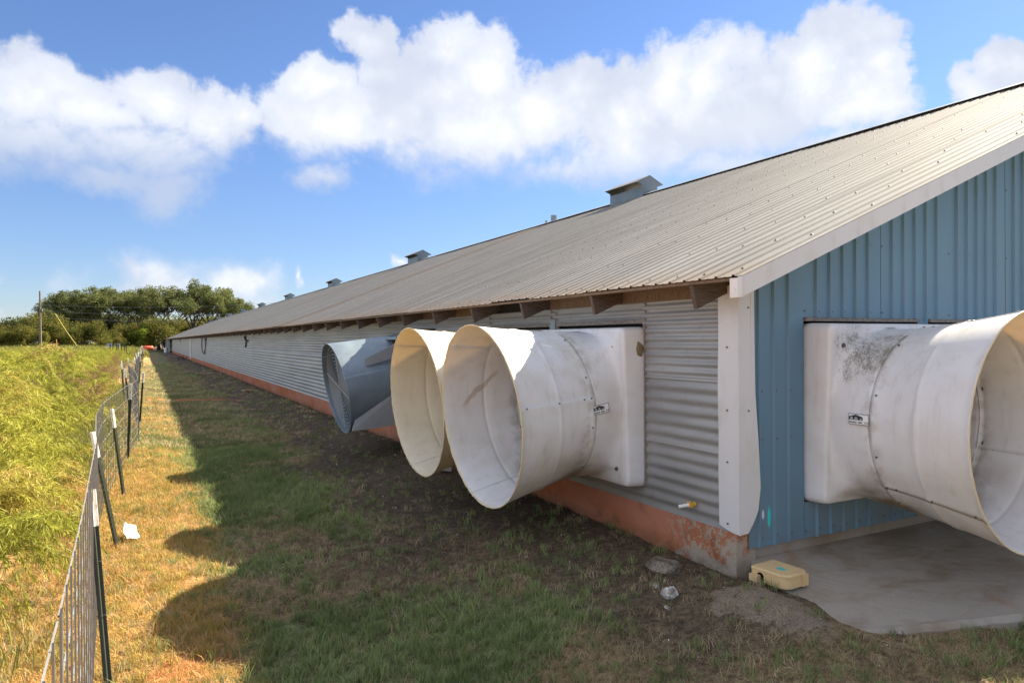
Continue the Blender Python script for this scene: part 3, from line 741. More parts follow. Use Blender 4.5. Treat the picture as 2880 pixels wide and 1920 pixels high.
# ------------------------------------------------------------------ fans
def shape_pt(q, hw, hh, r, w_):
    """blend of rounded square (w=0) and circle (w=1) at angle q"""
    c, s = math.cos(q), math.sin(q)
    n = 46.0
    k = (abs(c / hw) ** n + abs(s / hh) ** n) ** (-1 / n)
    return (k * c * (1 - w_) + r * c * w_, k * s * (1 - w_) + r * s * w_)
def make_cone_fan(name, label, loc, rz, m, tau, z0, seams_deg, group, L=0.75, r0=0.640, r1=0.757, a0=0.49, sticker=True, hid=False, grime=True, flip=1):
    """local: x across, y outward, z up; origin at the middle of the opening on the wall plane"""
    root = thing(name, label, 'fan', loc, rz, group)
    N = 176; hw, hh = 0.695, 0.663
    rings = []
    def ring(w_, out, hw_=hw, hh_=hh, r=r0, tilt=0.035, dz=0.0):
        P = []
        for k in range(N):
            q = 2 * math.pi * (k + 0.5) / N
            x, z = shape_pt(q, hw_, hh_, r, w_)
            P.append((x, out + tilt * z * (1 if w_ < 1 else 0) + (math.tan(tau) * z if w_ >= 1 else 0), z + dz))
        return P
    dzt = z0
    rings.append(ring(0, -0.02, hw, hh, tilt=0)); rings.append(ring(0, 0.05, hw, hh, tilt=0.01))
    rings.append(ring(0, 0.185, hw - 0.006, hh - 0.006)); rings.append(ring(0, 0.199, hw - 0.010, hh - 0.010)); rings.append(ring(0, 0.206, hw - 0.018, hh - 0.018)); rings.append(ring(0, 0.208, hw - 0.04, hh - 0.04))
    for w_ in (0.25, 0.5, 0.68, 0.80, 0.88, 0.94, 0.98):
        o_ = 0.207 + 0.03 * w_ + (a0 - 0.245) * w_ ** 6
        P = ring(w_, o_, hw - 0.04, hh - 0.04, r0 + 0.004, 0.035 * (1 - w_) , dzt * w_)
        P = [(x, y + math.tan(tau) * z * w_ * w_, z) for x, y, z in P]
        rings.append(P)
    rings.append([(r0 * 1.004 * math.cos(2 * math.pi * (k + .5) / N), a0 + math.tan(tau) * r0 * math.sin(2 * math.pi * (k + .5) / N), r0 * math.sin(2 * math.pi * (k + .5) / N) + dzt) for k in range(N)])
    V = [p for r_ in rings for p in r_]
    Fc = [(i * N + k, i * N + (k + 1) % N, (i + 1) * N + (k + 1) % N, (i + 1) * N + k) for i in range(len(rings) - 1) for k in range(N)]
    hs = obj('fan_housing', mesh_from('fan_housing', V, Fc, m, True), root)
    so_ = hs.modifiers.new('solid', 'SOLIDIFY'); so_.thickness = 0.006; so_.offset = -1
    ct, st = math.cos(tau), math.sin(tau)
    def cone_pt(s, q, dr=0.0):
        u_ = s / L
        r = r0 + (r1 - r0) * (0.75 * u_ + 0.25 * u_ * u_) + dr
        if dr < 0.02:
            r += 0.0075 * math.exp(-((s - L * 0.47) / 0.012) ** 2)        # stiffening bead
            r += 0.010 * math.exp(-((s - 0.02) / 0.018) ** 2)
            r += 0.010 * max(0, (s - L + 0.03) / 0.03)
        x = r * math.cos(q); n = r * math.sin(q)
        # axis tilts down: out*cos - up*sin ; n vector = up*cos + out*sin
        return (x, a0 + s * ct + n * st, dzt - s * st + n * ct)
    ss_ = [-0.012, 0.0, 0.012, 0.02, 0.035, 0.06, 0.14, 0.24, L * 0.47 - 0.03, L * 0.47 - 0.012, L * 0.47, L * 0.47 + 0.012, L * 0.47 + 0.03, 0.46, 0.56, 0.65, L - 0.03, L - 0.015, L]
    chip = [random.uniform(-0.004, 0.002) for _ in range(400)]
    for pi_, a_ in enumerate(seams_deg):
        K = 44; qa, qb = R(a_) - R(2.6), R(a_ + 120)
        V = []
        for i_, s in enumerate(ss_):
            for k in range(K + 1):
                q = qa + (qb - qa) * k / K
                lift = 0.0055 if k <= 1 else (0.003 if k == 2 else 0.0)
                s2 = s + (chip[(k * 7 + pi_ * 40) % 400] if i_ == len(ss_) - 1 else 0)
                V.append(cone_pt(s2, q, lift + 0.002))
        Fc = [(i * (K + 1) + k, i * (K + 1) + k + 1, (i + 1) * (K + 1) + k + 1, (i + 1) * (K + 1) + k) for i in range(len(ss_) - 1) for k in range(K)]
        p_ = obj('cone_panel', mesh_from('cone_panel', V, Fc, m, True), root)
        sm = p_.modifiers.new('solid', 'SOLIDIFY'); sm.thickness = 0.009; sm.offset = -1
    # bolts: dome with washer, shared mesh
    bm_ = MB(); bm_.tube([(0, -0.002, 0), (0, 0.004, 0)], 0.021, 12); bm_.tube([(0, 0.004, 0), (0, 0.013, 0)], 0.011, 6)
    me_b = mesh_from('bolt', bm_.v, bm_.f, m_bolt)
    for (bx, bz) in ((-0.56, 0.50), (0.56, 0.50), (-0.56, -0.52), (0.56, -0.52)):
        obj('bolt', me_b, root, (bx, 0.2275 + 0.032 * bz, bz))
    for a_ in seams_deg:
        for s in (0.03, 0.10, 0.36, L - 0.07):
            P = Vector(cone_pt(s, R(a_ - 0.9), 0.009)); q = R(a_)
            nrm = Vector((math.cos(q), math.sin(q) * st, math.sin(q) * ct)).normalized()
            b_ = obj('bolt', me_b, root, P); b_.rotation_mode = 'QUATERNION'; b_.rotation_quaternion = nrm.to_track_quat('Y', 'Z'); b_.scale = (0.7, 1, 0.7)
    for k in range(10):
        q = R(seams_deg[0] + 20 + k * 36); P = Vector(cone_pt(0.03, q, 0.003))
        nrm = Vector((math.cos(q), 0, math.sin(q)))
        b_ = obj('bolt', me_b, root, P); b_.rotation_mode = 'QUATERNION'; b_.rotation_quaternion = nrm.to_track_quat('Y', 'Z'); b_.scale = (0.7, 1, 0.7)
    # propeller, hub, motor strut and shutter deep inside
    mb = MB()
    for k in range(3):
        q = k * 2 * math.pi / 3 + 0.4
        a = Vector((math.cos(q), 0, math.sin(q))); b = Vector((-math.sin(q), 0, math.cos(q)))
        P = [a * 0.08 + b * -0.05 + Vector((0, 0.13, 0)), a * 0.08 + b * 0.05 + Vector((0, 0.17, 0)), a * 0.60 + b * 0.14 + Vector((0, 0.18, 0)), a * 0.60 + b * -0.10 + Vector((0, 0.12, 0))]
        mb.prism([tuple(p) for p in P], (0, 0.006, 0))
    mb.build('fan_blades', m_galv, root, loc=(0, 0, z0))
    mb = MB(); mb.tube([(0, 0.06, 0), (0, 0.22, 0)], 0.08, 14); mb.box((-0.68, 0.05, -0.025), (0.68, 0.08, 0.025)); mb.build('hub', m_galvd, root, loc=(0, 0, z0))
    mb = MB()
    for k in range(12):
        z = -0.62 + k * 0.105
        mb.hexa([(-0.66, 0.0, z), (0.66, 0.0, z), (0.66, 0.008, z), (-0.66, 0.008, z), (-0.66, 0.03, z + 0.1), (0.66, 0.03, z + 0.1), (0.66, 0.038, z + 0.1), (-0.66, 0.038, z + 0.1)])
    mb.build('shutter', m_galvd, root)
    return root
ZC = 1.115
fan1 = make_cone_fan('exhaust_fan', 'white exhaust fan cone nearest the corner on the corrugated side wall', (0, 1.7196, ZC), R(90), m_fibw, 0.09, -0.01, (172, 292, 52), 'exhaust fans on the house')
fan2 = make_cone_fan('exhaust_fan', 'cream exhaust fan cone between the white one and the galvanised one', (0, 3.262, ZC), R(90), m_fibc, 0.09, -0.01, (172, 292, 52), 'exhaust fans on the house')
fan3 = make_cone_fan('exhaust_fan', 'big white exhaust fan on the blue end wall with black speckles on its housing', (1.36, 0, ZC + 0.01), R(180), m_fibe, 0.0, -0.05, (-38, 82, 202), 'exhaust fans on the house', r0=0.660, r1=0.775, a0=0.53, L=0.72)
fan4 = make_cone_fan('exhaust_fan', 'exhaust fan on the blue end wall hidden behind the big speckled one', (2.908, 0, ZC + 0.01), R(180), m_fibw, 0.0, -0.05, (-38, 82, 202), 'exhaust fans on the house')

# stickers: white card with black border, dark building with two round fans, lines of small print
m_card = mat('sticker_card', lambda t: t.mix(t.noise(t.obj(), 60), (0.76, 0.77, 0.78), (0.82, 0.83, 0.84)), rough=0.4)
m_ink = mat('sticker_ink', lambda t: t.mix(t.noise(t.obj(), 80), (0.012, 0.014, 0.02), (0.04, 0.045, 0.05)), rough=0.4)
m_inkg = mat('sticker_grey', lambda t: t.mix(t.noise(t.obj(), 200), (0.25, 0.28, 0.30), (0.40, 0.42, 0.42)), rough=0.4)
def sticker(root, c, axis_x, mirror=1):
    s = MB(); W_, H_ = 0.158, 0.074
    s.box((-W_ / 2, 0, -H_ / 2), (W_ / 2, 0.0015, H_ / 2))
    st_ = s.build('sticker', m_card, root, loc=c)
    st_.rotation_euler = axis_x
    k = MB(); y = 0.0016
    for a, b in (((-W_ / 2, -H_ / 2), (W_ / 2, -H_ / 2 + .003)), ((-W_ / 2, H_ / 2 - .003), (W_ / 2, H_ / 2)), ((-W_ / 2, -H_ / 2), (-W_ / 2 + .003, H_ / 2)), ((W_ / 2 - .003, -H_ / 2), (W_ / 2, H_ / 2))):
        k.box((a[0], y, a[1]), (b[0], y + .001, b[1]))
    def X(v): return -v            # local x runs right to left as seen
    k.prism([(X(-0.075), y, -0.006), (X(-0.075), y, 0.017), (X(-0.022), y, 0.032), (X(0.032), y, 0.017), (X(0.032), y, -0.006)], (0, 0.001, 0))
    xx = -0.072
    for wd in (5, 4, 5, 4, 4, 5, 0, 4, 5, 4, 4):
        if wd: k.box((min(X(xx), X(xx + wd * .001 * 1.3)), y, -0.028), (max(X(xx), X(xx + wd * .001 * 1.3)), y + .001, -0.016))
        xx += 0.0095
    for zz in (-0.018, -0.026): k.box((X(0.075), y, zz), (X(0.042), y + .001, zz + 0.003))
    k.build('sticker_print', m_ink, st_)
    f = MB()
    for cx in (-0.055, -0.020): f.tube([(X(cx), y, 0.003), (X(cx), y + .0016, 0.003)], 0.0125, 14)
    f.prism([(X(0.006), y, -0.008), (X(0.018), y, 0.013), (X(0.030), y, -0.008)], (0, 0.0016, 0))
    f.build('sticker_picture', m_inkg, st_)
    return st_
sticker(fan1, (-0.661, 0.435, 0.0), (0, R(9), R(92)))
sticker(fan3, (0.688, 0.455, -0.01), (R(-1), 0, R(-92)))

nest = obj('mud_nest', rock_mesh('mud_nest', 0.062, mat('dried_mud', lambda t: t.mix(t.noise(t.obj(), 40, 5), (0.12, 0.09, 0.05), (0.26, 0.20, 0.12)), rough=0.95), 5, 1.25), None, (-0.075, 1.018, 1.60)); nest.scale = (0.6, 0.25, 0.8)
tag(nest, 'brown dried mud nest stuck on the upper corner of the nearest side fan housing', 'mud nest')
# galvanised fan with wire guard
m_guard = mat('guard_wire', lambda t: t.mix(t.noise(t.pos(), 12, 3), (0.30, 0.31, 0.32), (0.46, 0.47, 0.48)), rough=0.5)
m_gfan = mat('fan_zinc', galv((0.13, 0.19, 0.25), (0.24, 0.32, 0.39), 0.15), metal=0.35)
def make_galv_fan():
    root = thing('exhaust_fan', 'galvanised steel exhaust fan with spiral wire guard, farthest along the wall', 'fan', (0, 6.43, 1.13), R(90), 'exhaust fans on the house')
    hw, hh = 0.70, 0.68
    mb = MB(); mb.hexa([(-hw, 0, -hh), (hw, 0, -hh), (hw - .0, 0.40, -hh + 0.04), (-hw + .0, 0.40, -hh + 0.04), (-hw, 0, hh), (hw, 0, hh), (hw, 0.40, hh - 0.07), (-hw, 0.40, hh - 0.07)])
    mb.build('fan_housing', m_gfan, root)
    a0, L, r0, r1, tau, z0 = 0.44, 0.86, 0.585, 0.65, 0.20, 0.03
    ct, st = math.cos(tau), math.sin(tau)
    def pt(s, q, dr=0):
        r = r0 + (r1 - r0) * s / L + dr; x = r * math.cos(q); n = r * math.sin(q)
        return (x, a0 + s * ct + n * st * 1.0, z0 - s * st + n * ct)
    N = 64
    for a_ in (165, 285, 45):
        K = 40; V = []
        for s in (-0.10, 0.0, 0.3, 0.6, L - 0.01, L):
            for k in range(K + 1):
                q = R(a_ - 3) + R(123) * k / K; V.append(pt(s, q, 0.006 if k < 2 else 0.002))
        p_ = obj('cone_panel', mesh_from('cone_panel', V, [(i * (K + 1) + k, i * (K + 1) + k + 1, (i + 1) * (K + 1) + k + 1, (i + 1) * (K + 1) + k) for i in range(5) for k in range(K)], m_gfan, True), root)
        sm = p_.modifiers.new('s', 'SOLIDIFY'); sm.thickness = 0.006; sm.offset = -1
    mb = MB(); sg = L - 0.06
    tr = [(pt(sg, q)[0] * f, *[pt(sg, q)[1] * f + (a0 + sg * ct) * (1 - f), pt(sg, q)[2] * f + (z0 - sg * st) * (1 - f)]) for f, q in [(0.06 + 0.92 * k / 420, k * 2 * math.pi * 12 / 420) for k in range(421)]]
    mb.tube(tr, 0.0036, 4)
    for q in (0.3, 0.3 + math.pi / 2, 0.3 + math.pi, 0.3 + 1.5 * math.pi):
        p = pt(sg, q); mb.tube([(0, a0 + sg * ct, z0 - sg * st), p], 0.006, 4)
    mb.build('wire_guard', m_guard, root)
    for s in (-1, 1):                         # angle braces from the housing to the cone
        mb = MB(); mb.prism([(s * 0.66, 0.40, 0.60), (s * 0.66, 0.40, 0.36), (s * 0.60, 1.00, 0.20), (s * 0.60, 1.02, 0.30)], (-s * 0.025, 0, 0)); mb.build('brace', m_galvd, root)
        mb = MB(); mb.prism([(s * 0.66, 0.40, -0.62), (s * 0.66, 0.40, -0.05), (s * 0.50, 1.14, -0.55), (s * 0.50, 1.18, -0.70)], (-s * 0.025, 0, 0)); mb.build('brace', m_galvd, root)
    mb = MB(); mb.box((-0.68, 0.38, 0.56), (0.68, 0.60, 0.60)); mb.build('top_bar', m_gfan, root)
    mb = MB(); mb.tube([(0, 0.2, 0.03), (0, 0.42, 0.0)], 0.1, 12); mb.box((-0.5, 0.41, -0.03), (0.5, 0.44, 0.03)); mb.build('hub', m_galvd, root)
make_galv_fan()

# ------------------------------------------------------------------ slab, bait station, rocks
poly = [(0.13, 0.028, 0.092), (0.03, -0.25, 0.05), (-0.03, -0.62, 0.0), (0.0, -0.80, -0.03), (0.10, -0.90, -0.045), (0.3, -0.975, -0.05), (1.25, -1.22, -0.05), (3.0, -1.75, -0.05), (6.5, -2.8, -0.05), (6.5, 0.028, 0.092)]
mb = MB(); n = len(poly)
V = [p for p in poly] + [(x, y, -0.4) for x, y, z in poly] + [(x + 0.0, y - 0.0, z) for x, y, z in poly]
gx = []
def slab_z(x, y): return 0.092 + 0.14 * max(min(y, 0.0), -1.05) * (1 if y > -1.05 else 1)
NX, NY = 70, 26; V = []; 
for i in range(NX):
    u_ = i / (NX - 1); x = 0.13 + u_ * u_ * 6.4
    for j in range(NY):
        v_ = j / (NY - 1)
        yb = -0.95 - 0.27 * x
        x_l = x - (1 - u_) ** 8 * (0.13 * v_ + 0.06 * math.sin(v_ * 3))
        yb2 = yb + (1 - u_) ** 14 * 0.12
        y = 0.028 + (yb2 - 0.028) * v_
        V.append((x_l, y, 0.092 - 0.135 * min(v_ * 1.05, 1) + random.uniform(-.0015, .0015)))
k0 = len(V)
Fc = [(i * NY + j, i * NY + j + 1, (i + 1) * NY + j + 1, (i + 1) * NY + j) for i in range(NX - 1) for j in range(NY - 1)]
edge = [j for j in range(NY)] + [i * NY + NY - 1 for i in range(1, NX)]
for e in edge: x, y, z = V[e]; V.append((x - 0.02, y - 0.03 + random.uniform(-.012, .012), z - 0.03)); V.append((x - 0.02, y - 0.035, z - 0.3))
for a in range(len(edge) - 1):
    Fc.append((edge[a], k0 + 2 * a, k0 + 2 * a + 2, edge[a + 1])); Fc.append((k0 + 2 * a, k0 + 2 * a + 1, k0 + 2 * a + 3, k0 + 2 * a + 2))
sl = obj('concrete_slab', mesh_from('concrete_slab', V, Fc, m_conc)); struct(sl)

m_tan = mat('tan_plastic', lambda t: {'Base Color': t.mix(t.m('MULTIPLY', t.ss(t.noise(t.obj(), 9, 6, 0.7), 0.45, 0.75), 0.6), t.mix(
    t.ss(t.vm('LENGTH', t.scalev(t.vm('SUBTRACT', t.obj(), (-0.01, -0.02, 0.1)), 40, 25, 0.01)), 1.2, 0.7), (0.62, 0.44, 0.22), (0.02, 0.48, 0.45)), (0.40, 0.28, 0.15)), 'Roughness': 0.55})
bait = thing('bait_station', 'tan plastic rodent bait station with teal paint spot on the slab corner', 'bait station', (0.055, -0.305, 0.048), R(4))
def rrect(w, l, r, n=6, tail=0.06):
    P = []
    for cx, cy, a0_ in ((w / 2 - tail, -l / 2 + tail, -90), (w / 2 - r, l / 2 - r, 0), (-w / 2 + r, l / 2 - r, 90), (-w / 2 + tail, -l / 2 + tail, 180)):
        rr = tail if cy < 0 else r
        for k in range(n + 1):
            a = R(a0_ + 90 * k / n); P.append((cx + rr * math.cos(a), cy + rr * math.sin(a)))
    return P
def bait_body():
    # walls with an arched hole on the left long side
    V = []; Fc = []
    out = rrect(0.235, 0.285, 0.02)
    n = len(out)
    mb = MB()
    for i in range(n):
        a = out[i]; b = out[(i + 1) % n]
        L_ = math.hypot(b[0] - a[0], b[1] - a[1])
        if L_ > 0.12 and a[0] < 0 and b[0] < 0:      # left long wall: leave an arch
            def P(s, z): return (a[0] + (b[0] - a[0]) * s / L_, a[1] + (b[1] - a[1]) * s / L_, z)
            hc, hr = 0.060, 0.033; arch = [P(hc - hr, 0), P(hc - hr, 0.03)] + [P(hc - hr * math.cos(R(q)), 0.03 + hr * math.sin(R(q))) for q in (30, 60, 90, 120, 150)] + [P(hc + hr, 0.03), P(hc + hr, 0)]
            poly_ = [P(0, 0)] + arch + [P(L_, 0), P(L_, 0.072), P(0, 0.072)]
            mb.prism(poly_, (0.005, 0, 0))
        else:
            mb.hexa([(a[0], a[1], 0), (b[0], b[1], 0), (b[0] * .96, b[1] * .96, 0), (a[0] * .96, a[1] * .96, 0), (a[0], a[1], 0.072), (b[0], b[1], 0.072), (b[0] * .96, b[1] * .96, 0.072), (a[0] * .96, a[1] * .96, 0.072)])
    for yy_ in (-0.03, 0.02): mb.box((-0.1215, yy_, 0), (-0.117, yy_ + 0.012, 0.07))
    mb.box((0.04, -0.150, 0), (0.10, -0.135, 0.075)); mb.box((-0.15, 0.06, 0), (-0.117, 0.13, 0.045))
    return mb
bait_body().build('body', m_tan, bait)
lid = MB(); o1 = rrect(0.243, 0.293, 0.022); o2 = rrect(0.225, 0.275, 0.02); n = len(o1)
VV = [(x, y, 0.072) for x, y in o1] + [(x, y, 0.082) for x, y in o1] + [(x, y, 0.090) for x, y in o2]
lid.add(VV, [tuple(range(n - 1, -1, -1)), tuple(range(2 * n, 3 * n))] + [(r_ * n + i, r_ * n + (i + 1) % n, (r_ + 1) * n + (i + 1) % n, (r_ + 1) * n + i) for r_ in (0, 1) for i in range(n)])
lid.build('lid', m_tan, bait)
mb = MB(); mb.box((-0.085, -0.10, 0.0), (0.09, 0.11, 0.06)); mb.build('inside', m_dark, bait)

m_rock = mat('pale_rock', lambda t: {'Base Color': t.mix(t.ss(t.noise(t.pos(), 25, 6, 0.7), 0.4, 0.65), (0.20, 0.17, 0.13), (0.58, 0.57, 0.54)), 'Roughness': 0.9, 'Normal': t.bump(t.noise(t.pos(), 60, 4), 0.6, 0.01)})
m_mortar = mat('rubble', lambda t: {'Base Color': t.mix(t.ss(t.noise(t.pos(), 5, 5, 0.65), 0.42, 0.60), t.mix(t.noise(t.pos(), 120, 5, 0.8), (0.04, 0.034, 0.022), (0.19, 0.15, 0.095)), t.mix(t.ss(t.noise(t.pos(), 85, 5, 0.8), 0.35, 0.65), (0.12, 0.095, 0.07), (0.42, 0.35, 0.27))), 'Roughness': 0.95, 'Normal': t.bump(t.noise(t.pos(), 50, 5, 0.7), 0.9, 0.02)})
def gz(x, y): return float(ground_z(x, y))
rocks = [(-0.62, 0.02, 0.055, m_rock, 'white chipped stone lying on the dirt left of the foundation corner', 0.8),
         (-0.74, -0.10, 0.020, m_rock, 'tiny pale stone below the white chipped stone', 0.7),
         (-0.34, 0.42, 0.13, m_mortar, 'rough lump of brown rubble against the clay stained foundation', 0.45),
         (-0.62, 0.16, 0.025, m_rock, 'small grey stone between the rubble lump and the grass', 0.7)]
for k, (x, y, r, m, lab, fl) in enumerate(rocks):
    o = obj('stone', rock_mesh('stone', r, m, k + 3, fl), None, (x, y, gz(x, y) + r * 0.25)); tag(o, lab, 'stone', 'stones by the foundation corner')
# boards and debris along the wall
for (x, y, l, rz_, m, lab) in [(-0.62, 20.6, 0.9, 0.9, m_board, 'pale wooden board lying on the bank near the galvanised fan'),
                               (-0.75, 35.3, 1.3, 0.35, m_board, 'thin pale board lying in the shade farther along the bank'),
                               (-0.60, 81.0, 1.6, 0.5, m_board, 'distant pale board in the grass near the white downpipe'),
                               (-0.36, 4.62, 0.42, 1.3, mat('pale_block', lambda t: t.mix(t.noise(t.pos(), 30, 4), (0.30, 0.28, 0.24), (0.45, 0.42, 0.37))), 'short pale block lying under the cream fan cone')]:
    mb = MB(); mb.box((-l / 2, -0.07, 0), (l / 2, 0.07, 0.045)); o = mb.build('board', m, None, loc=(x, y, gz(x, y) + 0.02)); o.rotation_euler = (0.12, 0.06, rz_)
    tag(o, lab, 'board', 'boards along the wall')
mb = MB(); 
for k in range(9): mb.tube([(random.uniform(-.5, .5), random.uniform(-1.4, 1.4), 0.02), (random.uniform(-.5, .5), random.uniform(-1.4, 1.4), random.uniform(0.1, .4))], 0.03, 5)
tag(mb.build('brush_pile', m_rafter, None, loc=(-0.6, 66.0, 0)), 'small dark pile of sticks by the wall in front of the downpipe', 'brush pile')

# ------------------------------------------------------------------ wire fence
fence = thing('wire_fence', 'curving fence of welded wire panels on steel posts along the grass strip', 'fence', (0, 0, 0))
path = [(-3.86, -6.4), (-3.92, -1.5), (-4.0, 1.74), (-4.09, 3.5), (-4.10, 4.85), (-4.0, 6.8), (-3.90, 8.4), (-3.80, 9.8), (-3.84, 12.0), (-3.92, 14.6), (-4.05, 17.2), (-4.30, 19.6), (-4.12, 21.8), (-3.96, 24.4), (-3.90, 29.3), (-4.06, 34.0), (-3.88, 39.0), (-3.98, 44), (-3.84, 49), (-3.96, 54), (-3.85, 60), (-3.97, 66), (-3.88, 72), (-3.98, 80), (-3.88, 88), (-3.95, 98), (-3.95, 112)]
P_ = np.array(path); dcum = np.concatenate([[0], np.cumsum(np.hypot(*np.diff(P_, axis=0).T))])
def along(s): return float(np.interp(s, dcum, P_[:, 0])), float(np.interp(s, dcum, P_[:, 1]))
hz = [0.02, 0.12, 0.24, 0.38, 0.54, 0.72, 0.92, 1.12]
s0 = 0.06; pi_ = 0
while s0 + 4.88 < dcum[-1] and pi_ < 23:
    mb = MB(); dip = 0.0
    pts = []
    for k in range(25):
        x, y = along(s0 + 4.88 * k / 24); pts.append((x, y, gz(x, y) * 0.5 - 0.06))
    far_ = pi_ > 5
    for h in hz:
        mb.tube([(x - 0.004, y, z + h) for x, y, z in (pts[::3] if not far_ else pts[::6])], 0.0032 if not far_ else 0.004, 4, cap=False)
    for k, (x, y, z) in enumerate(pts):
        if far_ and k % 2: continue
        mb.tube([(x + 0.003, y, z + 0.0), (x + 0.003, y, z + 1.14)], 0.0042 if not far_ else 0.0045, 4, cap=False)
    mb.build('wire_panel', m_wire, fence)
    s0 += 4.91; pi_ += 1
def post_mesh():
    T = MB(); h = 1.27
    prof = [(-0.02, -0.003), (0.02, -0.003), (0.02, 0.003), (0.003, 0.003), (0.003, 0.028), (-0.003, 0.028), (-0.003, 0.003), (-0.02, 0.003)]
    T.prism([(a, b, -0.45) for a, b in prof], (0, 0, h - 0.27 + 0.45))
    for k in range(20): T.box((-0.006, -0.009, 0.02 + k * 0.05), (0.006, -0.003, 0.032 + k * 0.05))
    for hh_ in (0.45, 0.78): T.tube([(0.026 * math.cos(q), 0.006 + 0.026 * math.sin(q), hh_) for q in np.linspace(0, 2 * math.pi, 9)], 0.002, 4)
    return mesh_from('fence_post', T.v, T.f, m_post)
me_post = post_mesh()
T = MB(); prof = [(-0.021, -0.004), (0.021, -0.004), (0.021, 0.004), (0.004, 0.004), (0.004, 0.029), (-0.004, 0.029), (-0.004, 0.004), (-0.021, 0.004)]
T.prism([(a, b, 1.0) for a, b in prof], (0, 0, 0.235)); me_tip = mesh_from('painted_tip', T.v, T.f, m_tip)
def aim(base, top):
    a = Vector(base); b = Vector(top); return (b - a).to_track_quat('Z', 'Y')
posts = [((-3.90, 0.70, -0.18), (-3.99, 0.95), 0.93), ((-3.91, 3.05, -0.16), (-4.10, 3.0), 0.98), ((-3.92, 5.25, -0.14), (-4.04, 5.2), 0.95), ((-3.93, 7.9, -0.12), (-3.88, 7.9), 1.04), ((-3.80, 12.8, -0.1), (-3.72, 12.8), 1.0)]
posts += [((-4.02, 15.3, -0.1), (-4.12, 15.3), 1.0), ((-4.2, 18.4, -0.1), (-4.26, 18.4), 1.1), ((-4.08, 22.0, -0.1), (-4.16, 22), 1.1)]
yy = 25.5
while yy < 108:
    x, _ = along(yy + 6.4); posts.append(((x + 0.04, yy, -0.1), (x + 0.04 + random.uniform(-.12, .12), yy), 1.05)); yy += 2.6 + (yy > 50) * 1.2
for b, (tx, ty), h in posts:
    o = obj('fence_post', me_post, fence, b); o.rotation_mode = 'QUATERNION'
    q = aim(b, (tx, ty, b[2] + 1.1)); o.rotation_quaternion = q @ Matrix.Rotation(R(random.uniform(-40, 40)), 3, 'Z').to_quaternion(); o.scale = (1, 1, h * 0.93)
    obj('painted_tip', me_tip, o)
# scrap of white plastic by the second post
V = []; 
for i in range(6):
    for j in range(8): V.append((i * 0.020 + 0.004 * math.sin(j * 1.3), j * 0.030 + 0.004 * math.sin(i * 2), 0.045 + 0.006 * math.sin(i * 1.3 + j * 0.7) + 0.05 * (j / 7) ** 2 + (0.03 if j == 7 and i == 1 else 0)))
sc_ = obj('plastic_scrap', mesh_from('plastic_scrap', V, [(i * 8 + j, i * 8 + j + 1, (i + 1) * 8 + j + 1, (i + 1) * 8 + j) for i in range(5) for j in range(7)], mat('white_plastic', lambda t: t.mix(t.noise(t.obj(), 12), (0.70, 0.70, 0.70), (0.82, 0.82, 0.82)), rough=0.4)), None, (-3.86, 3.12, gz(-3.8, 3.2) + 0.01), (0.1, 0.05, 0.2))
tag(sc_, 'crumpled white plastic sheet on the straw by the leaning fence post', 'litter')

# ------------------------------------------------------------------ vegetation
def leaf_mat(name, lo, hi, dry=None, transl=0.3, wscale=0.8):
    def fn(t):
        p = t.pos(); r = t.rnd()
        a = t.noise(p, wscale, 3); f = t.noise(p, 45, 2)
        c = t.mix(t.m('ADD', t.m('MULTIPLY', t.ss(a, 0.3, 0.7), 0.5), t.m('MULTIPLY', r, 0.5)), lo, hi)
        c = t.mix(t.m('MULTIPLY', f, 0.3), c, (lo[0] * .7, lo[1] * .7, lo[2] * .7))
        if dry: c = t.mix(t.ss(t.m('ADD', t.m('MULTIPLY', r, 0.6), t.m('MULTIPLY', t.noise(p, 1.7, 3), 0.6)), 0.80, 1.0), c, dry)
        return {'Base Color': c, 'Roughness': 0.6}
    m = mat(name, fn, spec=0.25)
    nt = m.node_tree; b = nt.nodes['Principled BSDF']; out = [n for n in nt.nodes if n.type == 'OUTPUT_MATERIAL'][0]
    tr = nt.nodes.new('ShaderNodeBsdfTranslucent'); src = b.inputs['Base Color'].links[0].from_socket; nt.links.new(src, tr.inputs[0])
    mx = nt.nodes.new('ShaderNodeMixShader'); mx.inputs[0].default_value = transl
    nt.links.new(b.outputs[0], mx.inputs[1]); nt.links.new(tr.outputs[0], mx.inputs[2]); nt.links.new(mx.outputs[0], out.inputs[0])
    return m
m_gg = leaf_mat('grass_green', (0.100, 0.135, 0.045), (0.37, 0.43, 0.165))
m_gy = leaf_mat('grass_sunny', (0.14, 0.15, 0.03), (0.28, 0.27, 0.07))
m_gd = leaf_mat('grass_dry', (0.25, 0.185, 0.10), (0.66, 0.53, 0.33))
m_gst = leaf_mat('grass_straw', (0.44, 0.262, 0.085), (0.74, 0.49, 0.19))
m_gys = leaf_mat('grass_yellow_green', (0.27, 0.235, 0.040), (0.50, 0.41, 0.090))
m_gs = leaf_mat('thatch', (0.060, 0.048, 0.034), (0.22, 0.17, 0.115))
m_df = leaf_mat('fennel', (0.185, 0.205, 0.022), (0.50, 0.485, 0.080), (0.45, 0.33, 0.10), 0.36)
m_db = leaf_mat('fennel_brown', (0.16, 0.10, 0.045), (0.34, 0.23, 0.11), None, 0.3)

